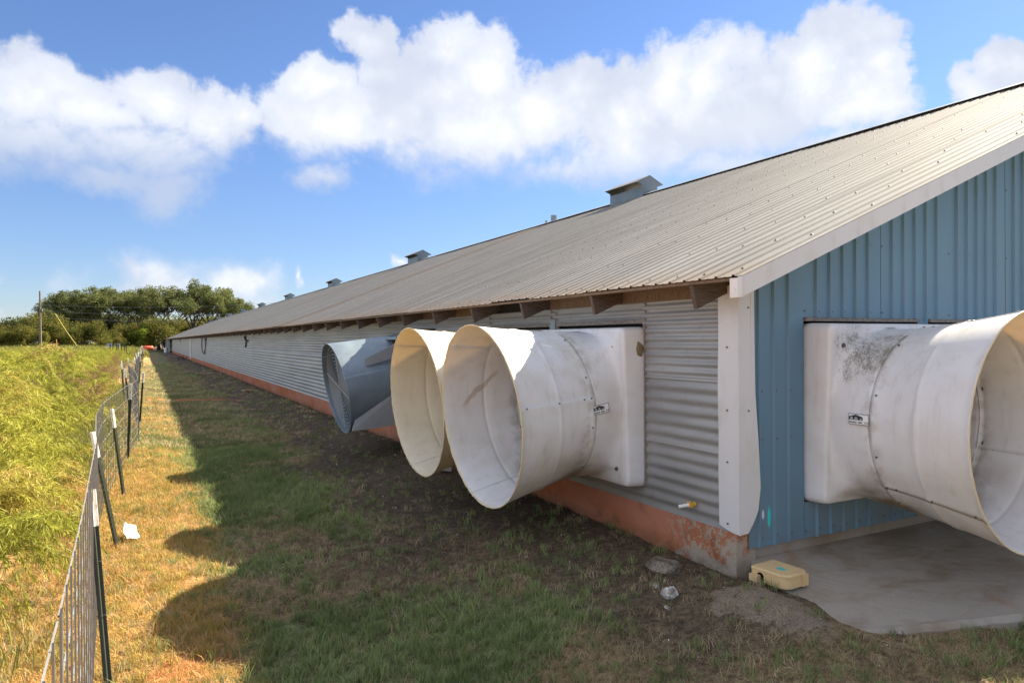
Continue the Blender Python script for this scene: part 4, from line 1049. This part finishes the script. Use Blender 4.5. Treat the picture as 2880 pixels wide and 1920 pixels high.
def tuft(name, n, h, w, spread, lean, m, seed, flat=False):
    r = np.random.default_rng(seed); V = []; Fc = []
    for i in range(n):
        a = r.random() * 6.283; d = spread * math.sqrt(r.random()); bx, by = d * math.cos(a), d * math.sin(a)
        hh_ = h * (0.5 + 0.7 * r.random()); ld = r.random() * 6.283; le = lean * (0.3 + r.random())
        q = r.random() * 6.283; wx, wy = w * math.cos(q) / 2, w * math.sin(q) / 2
        if flat: hh2 = hh_ * 0.12 + 0.004; off = hh_
        else: hh2 = hh_; off = hh_ * le
        m1 = (bx + off * 0.35 * math.cos(ld), by + off * 0.35 * math.sin(ld), hh2 * 0.6 + (0.006 if flat else 0)); tp = (bx + off * math.cos(ld), by + off * math.sin(ld), hh2 * (1.0 if not flat else 0.7))
        b = len(V)
        V += [(bx - wx, by - wy, 0), (bx + wx, by + wy, 0), (m1[0] + wx * .8, m1[1] + wy * .8, m1[2]), (m1[0] - wx * .8, m1[1] - wy * .8, m1[2]), tp]
        Fc += [(b, b + 1, b + 2, b + 3), (b + 3, b + 2, b + 4)]
    return bpy.data.objects.new(name, mesh_from(name, V, Fc, m))

def gn_scatter(name, pts, rots, scl, idx, protos):
    me = bpy.data.meshes.new(name); me.vertices.add(len(pts)); me.vertices.foreach_set('co', np.asarray(pts, np.float32).ravel())
    a = me.attributes.new('rot', 'FLOAT_VECTOR', 'POINT'); a.data.foreach_set('vector', np.asarray(rots, np.float32).ravel())
    a = me.attributes.new('scl', 'FLOAT', 'POINT'); a.data.foreach_set('value', np.asarray(scl, np.float32))
    a = me.attributes.new('pick', 'INT', 'POINT'); a.data.foreach_set('value', np.asarray(idx, np.int32))
    o = bpy.data.objects.new(name, me); COL.objects.link(o)
    col = bpy.data.collections.new(name + '_kinds')
    for k, p in enumerate(protos):
        p.name = f'{name}_kind_{k:02d}'
        col.objects.link(p)
    ng = bpy.data.node_groups.new(name, 'GeometryNodeTree')
    ng.interface.new_socket('Geometry', in_out='INPUT', socket_type='NodeSocketGeometry'); ng.interface.new_socket('Geometry', in_out='OUTPUT', socket_type='NodeSocketGeometry')
    gi = ng.nodes.new('NodeGroupInput'); go = ng.nodes.new('NodeGroupOutput')
    ip = ng.nodes.new('GeometryNodeInstanceOnPoints'); ci = ng.nodes.new('GeometryNodeCollectionInfo')
    ci.inputs[0].default_value = col; ci.inputs[1].default_value = True; ci.inputs[2].default_value = True
    def at(nm, ty):
        n = ng.nodes.new('GeometryNodeInputNamedAttribute'); n.data_type = ty; n.inputs[0].default_value = nm; return n.outputs[0]
    L = ng.links.new
    L(gi.outputs[0], ip.inputs['Points']); L(ci.outputs[0], ip.inputs['Instance']); ip.inputs['Pick Instance'].default_value = True
    L(at('pick', 'INT'), ip.inputs['Instance Index']); L(at('scl', 'FLOAT'), ip.inputs['Scale'])
    er = ng.nodes.new('FunctionNodeEulerToRotation'); L(at('rot', 'FLOAT_VECTOR'), er.inputs[0]); L(er.outputs[0], ip.inputs['Rotation'])
    L(ip.outputs[0], go.inputs[0])
    md = o.modifiers.new('scatter', 'NODES'); md.node_group = ng
    return o
def visible_wedge(x, y, margin=6.0):
    a = np.degrees(np.arctan2(x - CAMP.x, y - CAMP.y)); return (a > -8.3 - margin) & (a < 64.2 + margin)
def scatter_pts(n, x0, x1, y0, y1):
    return rng.uniform(x0, x1, n), rng.uniform(y0, y1, n)
def on_grass(x, y): return (rng.random(len(x)) > 0.80 * rubble_mask(x, y)) & ~((x > -0.06) & (y > 0.0)) & ~((x > -0.05) & (y > -0.98 - 0.27 * np.maximum(x, 0)))
def emit(name, kinds, n, box, dens, smin, smax, label, cat, tilt=0.15):
    x, y = scatter_pts(n, *box); g, c, d, s = masks(x, y)
    keep = (rng.random(n) < dens(x, y, g, c, d, s)) & on_grass(x, y) & visible_wedge(x, y)
    x, y = x[keep], y[keep]; z = ground_z(x, y) - 0.004; k = len(x)
    rots = np.stack([rng.normal(0, tilt, k), rng.normal(0, tilt, k), rng.uniform(0, 6.283, k)], 1)
    o = gn_scatter(name, np.stack([x, y, z], 1), rots, rng.uniform(smin, smax, k), rng.integers(0, len(kinds), k), kinds)
    tag(o, label, cat, kind='stuff'); return k
fade = lambda x, y: np.exp(-np.maximum(np.hypot(x + 3.7, y + 3.6) - 6, 0) / 6)
tg = [tuft('g', 12, 0.062, 0.0052, 0.035, 0.55, m_gg, k) for k in range(4)]
tgt = [tuft('g', 20, 0.10, 0.0050, 0.05, 0.55, m_gg, 10 + k) for k in range(3)]
td = [tuft('d', 11, 0.055, 0.0032, 0.05, 0.8, m_gd, 20 + k) for k in range(3)] + [tuft('d', 11, 0.09, 0.003, 0.05, 1.0, m_gd, 25 + k, True) for k in range(3)]
tst = [tuft('e', 12, 0.055, 0.0036, 0.05, 0.8, m_gst, 80 + k) for k in range(2)] + [tuft('e', 11, 0.09, 0.0036, 0.05, 1.0, m_gst, 85 + k, True) for k in range(3)] + [tuft('e', 13, 0.05, 0.0042, 0.04, 0.5, m_gys, 88 + k) for k in range(2)]
ts = [tuft('s', 10, 0.07, 0.0036, 0.06, 1.0, m_gs, 30 + k, True) for k in range(3)] + [tuft('s', 8, 0.035, 0.003, 0.04, 0.8, m_gs, 35 + k) for k in range(2)]
emit('lawn_grass', tg, 90000, (-4.6, 6.5, -2.8, 16), lambda x, y, g, c, d, s: (0.22 + 0.78 * g) * (1 - d * .8) * (1 - c) * (1 - 0.6 * s) * fade(x, y), 0.7, 1.25, 'short green lawn grass between the fence and the house', 'grass')
emit('long_grass', tgt, 9000, (-4.4, 5, -2.4, 12), lambda x, y, g, c, d, s: smoothstep(g * fbm(x + 50, y, 0.9, 3), 0.30, 0.48) * (1 - c) * (1 - d * .7), 0.6, 1.15, 'longer green clumps of grass in the lawn', 'grass')
emit('dry_grass', td, 70000, (-4.6, 6.5, -2.8, 14), lambda x, y, g, c, d, s: (0.75 - 0.55 * g) * (1 - 0.88 * d) * (1 - .8 * c) * fade(x, y), 0.7, 1.3, 'dry straw coloured grass lying in the lawn', 'grass')
emit('straw_strip', tst, 60000, (-4.6, -2.4, -2.8, 22), lambda x, y, g, c, d, s: s * (1 - .7 * c) * np.exp(-np.maximum(np.hypot(x + 3.7, y + 3.6) - 9, 0) / 9), 0.7, 1.3, 'straw coloured and yellow green grass of the strip along the fence', 'grass')
emit('thatch', ts, 50000, (-4.0, 6.5, -2.8, 14), lambda x, y, g, c, d, s: (0.25 + 0.75 * d) * (1 - c) * fade(x, y), 0.7, 1.3, 'dark matted dead grass on the soil beside the wall', 'dead grass')
tf = [tuft('f', 16, 0.06, 0.012, 0.10, 0.5, m_gg, 40 + k) for k in range(2)] + [tuft('f', 16, 0.06, 0.011, 0.10, 0.6, m_gd, 44 + k) for k in range(2)]
emit('distant_lawn_grass', tf, 26000, (-4.4, -0.3, 9, 60), lambda x, y, g, c, d, s: (0.3 + 0.7 * g) * (1 - c) * np.exp(-np.maximum(y - 12, 0) / 25) * (1 - .7 * d), 0.8, 1.4, 'mown grass strip running off beside the long wall', 'grass')
# feathers and chips
fe = [tuft('w', 3, 0.018, 0.007, 0.008, 1.2, mat('feather', lambda t: t.mix(t.rnd(), (0.55, 0.54, 0.50), (0.75, 0.74, 0.70))), 60 + k, True) for k in range(2)]
emit('scattered_feathers', fe, 520, (-4.0, 3.5, -2.2, 9), lambda x, y, g, c, d, s: 0.35 + 0.5 * d, 0.6, 1.7, 'small white feathers scattered over the grass', 'feathers', 0.4)

# dog fennel: arching feathery stems
def fennel(name, seed, m, stems=8, H=1.15, nleaf=150, lw=0.006, spread=0.5):
    """arching stems; each upper part and every side spray is a drooping plume of short threads"""
    r = np.random.default_rng(seed); V = []; Fc = []
    def plume(P, n, rad, l0):
        u = r.random(n) ** 0.8
        for uu in u:
            c = P(uu); d = P(min(uu + 0.04, 1.04)) - c; d /= np.linalg.norm(d) + 1e-9
            rv = r.normal(size=3); rv /= np.linalg.norm(rv); w_ = rad * (1.15 - uu)
            base = c + rv * w_ * 0.35
            dv = d * 0.9 + rv * 0.75 + np.array([0, 0, -0.35]); dv /= np.linalg.norm(dv)
            l = l0 * (0.6 + 0.8 * r.random()) * (1.1 - 0.5 * uu)
            sd_ = np.cross(dv, r.normal(size=3)); sd_ /= np.linalg.norm(sd_) + 1e-9
            b = len(V); V.extend([tuple(base - sd_ * lw / 2), tuple(base + sd_ * lw / 2), tuple(base + dv * l)]); Fc.append((b, b + 1, b + 2))
    for s in range(stems):
        a = r.random() * 6.283; h = H * (0.6 + 0.5 * r.random()); arch = spread * (0.3 + 1.0 * r.random()); droop = 0.12 + 0.4 * r.random()
        def S(u, a=a, h=h, arch=arch, droop=droop): return np.array([math.cos(a) * arch * u ** 2.0, math.sin(a) * arch * u ** 2.0, h * (u - droop * u ** 4)])
        pts = [S(u) for u in np.linspace(0, 1, 8)]
        for i in range(7):
            p, q = pts[i], pts[i + 1]; w_ = 0.006 * (1 - i / 9); b = len(V)
            V += [tuple(p + [w_, 0, 0]), tuple(p - [w_, 0, 0]), tuple(q - [w_ * .8, 0, 0]), tuple(q + [w_ * .8, 0, 0])]; Fc += [(b, b + 1, b + 2, b + 3)]
        plume(lambda u: S(0.35 + 0.65 * u), nleaf // 3, 0.07, 0.075)
        for k in range(9):
            u0 = 0.30 + 0.65 * (k + r.random()) / 9; p0 = S(u0); aa = a + r.normal(0, 1.2); ln = 0.50 * (1.2 - u0) + 0.16; up = 0.5 + 0.5 * r.random()
            def B(u, p0=p0, aa=aa, ln=ln, up=up): return p0 + np.array([math.cos(aa) * ln * u, math.sin(aa) * ln * u, ln * (up * u - 1.05 * u * u)])
            plume(B, nleaf * 2 // 27, 0.05, 0.065)
    return bpy.data.objects.new(name, mesh_from(name, V, Fc, m))
kinds = [fennel('fennel', 100 + k, m_df, 8, 1.45 + 0.12 * (k % 3), 900, 0.0075, 0.85) for k in range(5)] + [fennel('fennel', 120, m_db, 8, 1.3, 400, 0.008, 0.6)]
x, y = scatter_pts(9000, -26, -4.35, 4.0, 95)
dist = np.hypot(x + 3.7, y + 3.6)
az_ = np.degrees(np.arctan2(x + 3.7239, y + 3.6118))
dens = np.where(y < 4.4, 0.03, 0.95) * smoothstep(y + (x + 4.6) * 0.6, 3.6, 5.4)
clump = fbm(x + 13, y + 5, 0.42, 3)
dens = dens * np.where(y > 40, 0.7, 1) * (0.12 + 0.88 * smoothstep(clump, 0.38, 0.52))
edge_ = smoothstep(-x, 4.6, 5.0)
keep = (rng.random(len(x)) < dens * edge_ * 0.62) & (az_ > -16)
x, y = x[keep], y[keep]; k = len(x)
brown = (np.abs(x + 5.1) < 0.75) & (y > 13) & (y < 48) & (rng.random(k) < 0.8)
pick = np.where(brown, 5, rng.integers(0, 5, k))
scl = rng.uniform(0.8, 1.12, k) * (0.60 + 0.60 * smoothstep(fbm(x + 13, y + 5, 0.42, 3), 0.36, 0.62)) * (1 - 0.22 * smoothstep(y, 25, 60)) * (1 + 0.14 * smoothstep(y, 20, 9))
scl = scl * (1.0 - 0.36 * smoothstep(x, -5.7, -5.1)) * (1 - 0.12 * smoothstep(-x, 6.5, 8))
rots = np.stack([rng.normal(0, .1, k), rng.normal(0, .1, k), rng.uniform(0, 6.283, k)], 1)
o = gn_scatter('fennel_field', np.stack([x, y, ground_z(x, y) - 0.05], 1), rots, scl, pick, kinds)
tag(o, 'dense feathery yellow green dog fennel filling the field beyond the fence', 'weeds', kind='stuff')
# low field grass between the stems, and far field tussocks
lg = [tuft('lg', 26, 0.22, 0.007, 0.16, 0.5, m_gy, 70 + k) for k in range(3)] + [tuft('lg', 22, 0.12, 0.005, 0.14, 0.9, m_gd, 75 + k) for k in range(2)]
x, y = scatter_pts(15000, -12, -4.25, -2.5, 26)
az_ = np.degrees(np.arctan2(x + 3.7239, y + 3.6118)); keep = (az_ > -16) & (rng.random(len(x)) < smoothstep(fbm(x, y, 0.8, 3), 0.3, 0.6) * (0.25 + 0.75 * smoothstep(y, 2, 5)))
x, y = x[keep], y[keep]; k = len(x)
o = gn_scatter('field_grass', np.stack([x, y, ground_z(x, y) - 0.01], 1), np.stack([rng.normal(0, .1, k), rng.normal(0, .1, k), rng.uniform(0, 6.283, k)], 1), rng.uniform(0.5, 1.2, k),
               np.where(rng.random(k) < 0.55 + 0.3 * smoothstep(y, 4, 7) - 0.45 * (y < 3), rng.integers(0, 3, k), rng.integers(3, 5, k)), lg)
tag(o, 'low sunlit grass between the weeds beyond the fence', 'grass', kind='stuff')
tk = [tuft('tk', 60, 0.55, 0.05, 0.9, 0.5, m_gy, 90 + k) for k in range(3)]
x, y = scatter_pts(5200, -75, -4.6, 70, 190); az_ = np.degrees(np.arctan2(x + 3.7239, y + 3.6118)); keep = (az_ > -18); x, y = x[keep], y[keep]; k = len(x)
o = gn_scatter('far_field_weeds', np.stack([x, y, ground_z(x, y)], 1), np.stack([np.zeros(k), np.zeros(k), rng.uniform(0, 6.283, k)], 1), rng.uniform(0.7, 1.9, k), rng.integers(0, 3, k), tk)
tag(o, 'far yellow green weeds running up to the trees', 'weeds', kind='stuff')
# individual plants close to the camera
nearp = [((-4.78, 2.0), 1.15, 0.2, 'feathery yellow green weed arching in from the left edge, lower of two'), ((-4.86, 3.3), 1.1, 1.9, 'feathery yellow green weed arching in from the left edge, upper of two'),
         ((-4.9, 5.5), 0.8, 3.1, 'drooping feathery weed standing nearest behind the fence wires'), ((-5.05, 5.0), 0.9, 4.4, 'brownish tipped feathery weed left of the drooping one')]
me_near = fennel('dog_fennel', 200, m_df, 8, 0.95, 1100, 0.0065, 0.75)
for k, ((x, y), s, rz_, lab) in enumerate(nearp):
    o = obj('dog_fennel', me_near.data, None, (x, y, gz(x, y) - 0.03), (0, 0, rz_)); o.scale = (s, s, s); tag(o, lab, 'weed', 'dog fennel plants near the fence')

# ------------------------------------------------------------------ trees
m_bark = mat('bark', lambda t: t.mix(t.noise(t.scalev(t.obj(), 4, 4, 0.6), 5, 4), (0.05, 0.04, 0.03), (0.14, 0.115, 0.09)), rough=0.95)
def crown_mat(name, lo, hi, dry=None):
    return soften(crown_mat0(name, lo, hi, dry))
def soften(m):
    nt = m.node_tree; b = nt.nodes['Principled BSDF']; out = [n for n in nt.nodes if n.type == 'OUTPUT_MATERIAL'][0]
    b.inputs['Roughness'].default_value = 0.9; b.inputs['Specular IOR Level'].default_value = 0.05
    for l in list(b.inputs['Roughness'].links): nt.links.remove(l)
    tr = nt.nodes.new('ShaderNodeBsdfTranslucent'); nt.links.new(b.inputs['Base Color'].links[0].from_socket, tr.inputs[0])
    mx = nt.nodes.new('ShaderNodeMixShader'); mx.inputs[0].default_value = 0.38
    nt.links.new(b.outputs[0], mx.inputs[1]); nt.links.new(tr.outputs[0], mx.inputs[2]); nt.links.new(mx.outputs[0], out.inputs[0])
    return m
def crown_mat0(name, lo, hi, dry=None):
    def fn(t):
        p = t.pos(); r = t.rnd()
        c = t.mix(t.ss(t.noise(p, 0.45, 4, 0.6), 0.35, 0.65), lo, hi)
        c = t.mix(t.m('MULTIPLY', r, 0.3), c, (lo[0], lo[1] * 0.9, lo[2]))
        if dry: c = t.mix(t.m('MULTIPLY', t.ss(t.noise(p, 0.9, 4, 0.6), 0.52, 0.68), 0.6), c, dry)
        return {'Base Color': c, 'Roughness': 0.6}
    return mat(name, fn, spec=0.3)
m_cr = [crown_mat('oak_leaves', (0.080, 0.105, 0.038), (0.20, 0.225, 0.085), (0.22, 0.185, 0.08)),
        crown_mat('bush_leaves', (0.07, 0.085, 0.02), (0.19, 0.185, 0.045), (0.25, 0.14, 0.055)),
        crown_mat('bright_leaves', (0.10, 0.14, 0.018), (0.22, 0.26, 0.04)),
        crown_mat('dark_leaves', (0.045, 0.06, 0.022), (0.11, 0.125, 0.045))]
def limb_tube(mb, p, d, l, r, depth, tips, rr):
    pts = [np.array(p)]; dd = np.array(d, float)
    for i in range(4):
        dd = dd + rr.normal(0, 0.13, 3) + np.array([0, 0, 0.05]); dd /= np.linalg.norm(dd); pts.append(pts[-1] + dd * l / 4)
    mb.tube([tuple(q) for q in pts], r, 5, r * 0.55, cap=False)
    if depth == 0: tips.append(pts[-1]); tips.append(pts[2]); return
    for k in range(rr.integers(2, 4)):
        a = rr.random() * 6.283; nd = dd * 0.75 + np.array([math.cos(a), math.sin(a), 0.25]) * 0.75; nd /= np.linalg.norm(nd)
        limb_tube(mb, pts[-1 - (k % 2)], nd, l * 0.72, r * 0.55, depth - 1, tips, rr)
def leaf_cloud(centres, radii, n, size, rr, flat=0.6):
    V = np.zeros((n, 4, 3)); ci = rr.integers(0, len(centres), n)
    dirs = rr.normal(size=(n, 3)); dirs /= np.linalg.norm(dirs, axis=1)[:, None]
    rad = (rr.random(n) ** 0.45)[:, None]
    C = np.array(centres)[ci] + dirs * rad * np.array(radii)[ci][:, None] * np.array([1, 1, flat])
    a = rr.normal(size=(n, 3)); a /= np.linalg.norm(a, axis=1)[:, None]; b = np.cross(a, rr.normal(size=(n, 3))); b /= np.linalg.norm(b, axis=1)[:, None]
    s = size * (0.5 + rr.random(n))[:, None]
    V[:, 0] = C - a * s; V[:, 1] = C - b * s * 0.55; V[:, 2] = C + a * s; V[:, 3] = C + b * s * 0.55
    return V.reshape(-1, 3), np.arange(n * 4).reshape(n, 4)
def tree_meshes(seed, H, trunk_h, spread, n, size, m, depth=2, flat=0.72, cl=1.35):
    rr = np.random.default_rng(seed); mb = MB(); tips = []
    mb.tube([(0, 0, -0.3), (0.1, 0, trunk_h * .5), (0.05 * H * rr.normal(0, .3), 0, trunk_h)], 0.028 * H, 7, 0.02 * H)
    for k in range(6):
        a = k * 1.05 + rr.random(); d = np.array([math.cos(a) * spread, math.sin(a) * spread, 1.0]); d /= np.linalg.norm(d)
        limb_tube(mb, (0, 0, trunk_h * (0.75 + 0.25 * rr.random())), d, (H - trunk_h) * 0.46, 0.012 * H, depth, tips, rr)
    tips = [t_ for t_ in tips if t_[2] > trunk_h * 0.9]
    top = max(t_[2] for t_ in tips); tips = [np.array([t_[0], t_[1], t_[2] * (H - 0.7) / top]) for t_ in tips]
    radii = [cl * (0.6 + 0.7 * rr.random()) for _ in tips]
    radii = [q * 0.86 for q in radii]
    V, Fc = leaf_cloud(tips, radii, n, size, rr, flat)
    for i, v in enumerate(mb.v): mb.v[i] = (v[0], v[1], v[2] * (H - 0.7) / top if v[2] > trunk_h else v[2] * (1 + 0 * v[2]))
    return mesh_from('trunk', mb.v, mb.f, m_bark, True), mesh_from('crown', V, Fc, m)
def bush_meshes(seed, H, Wd, n, size, m):
    rr = np.random.default_rng(seed); mb = MB(); cs = []; rs_ = []
    for k in range(12):
        a = rr.random() * 6.283; d = Wd * 0.42 * math.sqrt(rr.random()); z = H * (0.25 + 0.6 * rr.random()) * (1 - 0.35 * d / Wd)
        cs.append(np.array([d * math.cos(a), d * math.sin(a), z])); rs_.append(Wd * 0.2 * (0.7 + 0.6 * rr.random()))
        mb.tube([(0, 0, -0.2), (d * .4 * math.cos(a), d * .4 * math.sin(a), z * .5), tuple(cs[-1])], 0.06, 4, 0.02, cap=False)
    V, Fc = leaf_cloud(cs, rs_, n, size, rr, 0.85)
    return mesh_from('stems', mb.v, mb.f, m_bark), mesh_from('foliage', V, Fc, m)
talls = [tree_meshes(300, 13, 4.2, 0.85, 13000, 0.135, m_cr[0]), tree_meshes(301, 12, 3.8, 1.0, 13000, 0.135, m_cr[0]), tree_meshes(302, 13, 4.4, 0.8, 12000, 0.135, m_cr[0]), tree_meshes(303, 11, 3.6, 0.9, 11000, 0.13, m_cr[0], cl=1.3)]
bushes = [bush_meshes(320, 5.0, 6.0, 9000, 0.10, m_cr[1]), bush_meshes(321, 4.4, 5.5, 9000, 0.10, m_cr[1]), bush_meshes(322, 5.6, 5.0, 9000, 0.11, m_cr[2])]
darks = [bush_meshes(330, 7.5, 8.0, 7000, 0.16, m_cr[3]), bush_meshes(331, 6.5, 8.5, 7000, 0.15, m_cr[1])]
def place_tree(kind, meshes, parts, x, y, s, sz, rz_, label, cat, group):
    r_ = thing(kind, label, cat, (x, y, gz(x, y)), rz_, group); r_.scale = (s, s, sz)
    for nm, me_ in zip(parts, meshes): obj(nm, me_, r_)
AZ = lambda u_disp, d: (CAMP.x + d * math.sin(R(u_disp)), CAMP.y + d * math.cos(R(u_disp)))
tall_spec = [(-5.6, 157, 8.0), (-4.6, 160, 10.2), (-3.6, 157, 11.6), (-2.6, 161, 11.8), (-1.4, 158, 11.4), (-0.2, 161, 12.0), (1.0, 157, 12.2), (2.1, 161, 12.8), (3.3, 156, 14.0), (4.5, 160, 12.8), (5.6, 157, 11.0), (6.7, 161, 10.0)]
n_t = len(tall_spec)
for k, (a, d, s) in enumerate(tall_spec):
    x, y = AZ(a, d)
    pos_ = 'leftmost of the tall trees' if k == 0 else ('rightmost of the tall trees, half behind the roof' if k == n_t - 1 else f'{["", "second", "third", "fourth", "fifth", "sixth", "seventh", "eighth", "ninth", "tenth", "eleventh"][k]} from the left in the row of tall trees')
    hs = (13, 12, 13, 11)[k % 4]; s = s / hs * 1.04
    place_tree('oak_tree', talls[k % 4], ('trunk', 'crown'), x, y, max(s, 0.85), s, random.random() * 6, f'tall spreading tree on the horizon, {pos_}', 'tree', 'tall trees beyond the field')
# woods behind read as one mass
wp = []
for k in range(44):
    a = -13 + k * 0.72; d = 176 + random.uniform(-6, 14); x, y = AZ(a, d)
    wp.append((x, y, gz(x, y), random.uniform(0.85, 1.1) * (0.95 if a < -6 else 1.2)))
for k in range(9):
    x, y = AZ(6.6 + k * 0.8, 170); wp.append((x, y, gz(x, y), 1.25))
dk = []
for st_, fo_ in darks:
    Va = np.zeros(len(st_.vertices) * 3); st_.vertices.foreach_get('co', Va); Va = Va.reshape(-1, 3)
    dk.append(bpy.data.objects.new('dark', fo_))
wp = np.array(wp)
o = gn_scatter('distant_woods', wp[:, :3], np.stack([np.zeros(len(wp)), np.zeros(len(wp)), rng.uniform(0, 6.28, len(wp))], 1), wp[:, 3], rng.integers(0, 2, len(wp)), dk)
tag(o, 'dark woods closing the horizon behind the field and the tall trees', 'woods', kind='stuff')
ordn = ['leftmost', 'second from the left', 'third from the left', 'fourth from the left', 'fifth from the left', 'sixth from the left', 'seventh from the left', 'eighth from the left', 'ninth from the left', 'tenth from the left', 'eleventh from the left', 'twelfth from the left', 'thirteenth from the left', 'fourteenth from the left', 'fifteenth from the left', 'sixteenth from the left', 'seventeenth from the left', 'rightmost, behind the roof']
for k in range(18):
    a = -10.5 + k * 1.18 + random.uniform(-.2, .2); d = random.uniform(128, 146); x, y = AZ(a, d)
    br = k in (9, 12); s = random.choice((0.72, 0.85, 1.0, 1.15, 1.3))
    if br: s *= 1.05
    place_tree('autumn_bush', bushes[2] if br else bushes[k % 2], ('stems', 'foliage'), x, y, s * 1.15, s, random.random() * 6,
               ('bright green bush' if br else 'olive and russet bush') + ' in the hedge before the tall trees, ' + ordn[k], 'bush', 'hedge of bushes at the field end')

# ------------------------------------------------------------------ power pole and lines
m_pole = mat('grey_pole', lambda t: t.mix(t.noise(t.scalev(t.obj(), 3, 3, 0.5), 4, 4), (0.10, 0.08, 0.065), (0.24, 0.20, 0.17)), rough=0.9)
px, py = AZ(-6.18, 122); pz = gz(px, py)
pole = thing('power_pole', 'tall grey wooden power pole standing in the field at the left', 'power pole', (px, py, pz))
mb = MB(); mb.tube([(0, 0, -0.5), (-0.06, 0, 8.9)], 0.16, 10, 0.11); mb.build('pole', m_pole, pole)
mb = MB(); mb.tube([(-0.12, 0, 6.1), (0.26, 0, 6.1)], 0.07, 8); mb.tube([(0.2, 0, 5.9), (0.2, 0, 6.35)], 0.09, 8); mb.tube([(-0.28, 0, 7.5), (0.05, 0, 7.5)], 0.03, 6); mb.build('insulator', m_galvd, pole)
m_guy = mat('yellow_guard', lambda t: t.mix(t.noise(t.obj(), 3), (0.60, 0.46, 0.04), (0.72, 0.58, 0.08)), rough=0.5)
mb = MB(); mb.tube([(5.1, 0.0, -0.1), (3.2, 0, 3.0), (1.8, 0, 5.6)], 0.032, 6); mb.build('guy_guard', m_guy, pole)
mb = MB(); mb.tube([(1.8, 0, 5.6), (-0.02, 0, 8.6)], 0.012, 4); mb.build('guy_wire', m_wire, pole)
mb = MB(); mb.tube([(2.0, 0.5, -0.1), (1.85, 0.5, 1.9)], 0.05, 6); o = mb.build('marker_stake', mat('orange_stake', lambda t: t.mix(t.noise(t.obj(), 4), (0.55, 0.22, 0.06), (0.65, 0.30, 0.08)), rough=0.6), None, loc=(px, py, pz)); tag(o, 'thin orange stake between the power pole and its guy wire', 'stake')
for k, (z0_, z1_) in enumerate([(6.05, 6.8), (5.2, 5.4), (6.9, 8.4)]):
    x0, y0 = px, py; x1, y1 = AZ(13.0, 118)
    pts = [(x0 + (x1 - x0) * s, y0 + (y1 - y0) * s, pz + z0_ + (z1_ - z0_) * s - 1.7 * 4 * s * (1 - s) * 0.5) for s in np.linspace(0, 1, 20)]
    mb = MB(); mb.tube(pts, 0.02, 4); o = mb.build('power_line', m_wire, None); tag(o, ['middle power line crossing in front of the tall trees', 'lowest power line crossing in front of the tall trees', 'highest power line crossing in front of the tall trees'][k], 'power line', 'power lines')

# ------------------------------------------------------------------ far end of the strip
m_red = mat('red_paint', lambda t: t.mix(t.noise(t.obj(), 3, 4), (0.50, 0.055, 0.025), (0.62, 0.09, 0.04)), rough=0.45)
tank = thing('red_tank', 'red cylindrical fuel tank lying at the far end of the grass strip', 'tank', (-3.1, 124, 0.12))
mb = MB(); mb.tube([(-0.80, 0, 0.5), (-0.74, 0, 0.5), (0.74, 0, 0.5), (0.80, 0, 0.5)], [0.26, 0.37, 0.37, 0.26], 20); mb.build('body', m_red, tank, True)
mb = MB(); mb.box((-0.5, -0.25, 0), (-0.42, 0.25, 0.2)); mb.box((0.42, -0.25, 0), (0.5, 0.25, 0.2)); mb.build('stand', m_galvd, tank)
mb = MB(); mb.box((-0.06, -0.38, 0.68), (0.1, -0.33, 0.8)); mb.build('sticker', m_white, tank)
buck = MB(); buck.tube([(0, 0, 0), (0, 0, 0.02), (0, 0, 0.75)], [0.22, 0.24, 0.28], 14)
tag(buck.build('white_bucket', m_white, None, loc=(-0.75, 112, 0)), 'white plastic bucket at the far end of the house', 'bucket')
px2 = [(-6.6 + 0.24 * k, 74 + 1.5 * (k % 3)) for k in range(7)]
ff = thing('field_fence', 'short row of old fence posts in the weeds beyond the field', 'fence', (0, 0, 0))
for k, (x, y) in enumerate(px2):
    o = obj('fence_post', me_post, ff, (x, y, 0.1)); o.scale = (2.2, 2.2, 1.35); o.rotation_euler = (0, random.uniform(-.05, .05), 0)
junk = thing('scrap_pile', 'heap of pale scrap metal sheets in the weeds at the far end of the field', 'scrap pile', (-8.3, 98, 0.25))
for k in range(6):
    mb = MB(); mb.box((0, 0, 0), (random.uniform(.5, 1.1), 0.03, random.uniform(.8, 1.7))); o = mb.build('scrap_sheet', [m_galv, m_white, m_galvd][k % 3], junk, loc=(k * 0.3, random.uniform(-.6, .6), 0)); o.scale = (0.6, 0.8, 0.75); o.rotation_euler = (random.uniform(-.5, .3), random.uniform(-.3, .5), random.uniform(-.6, .6))
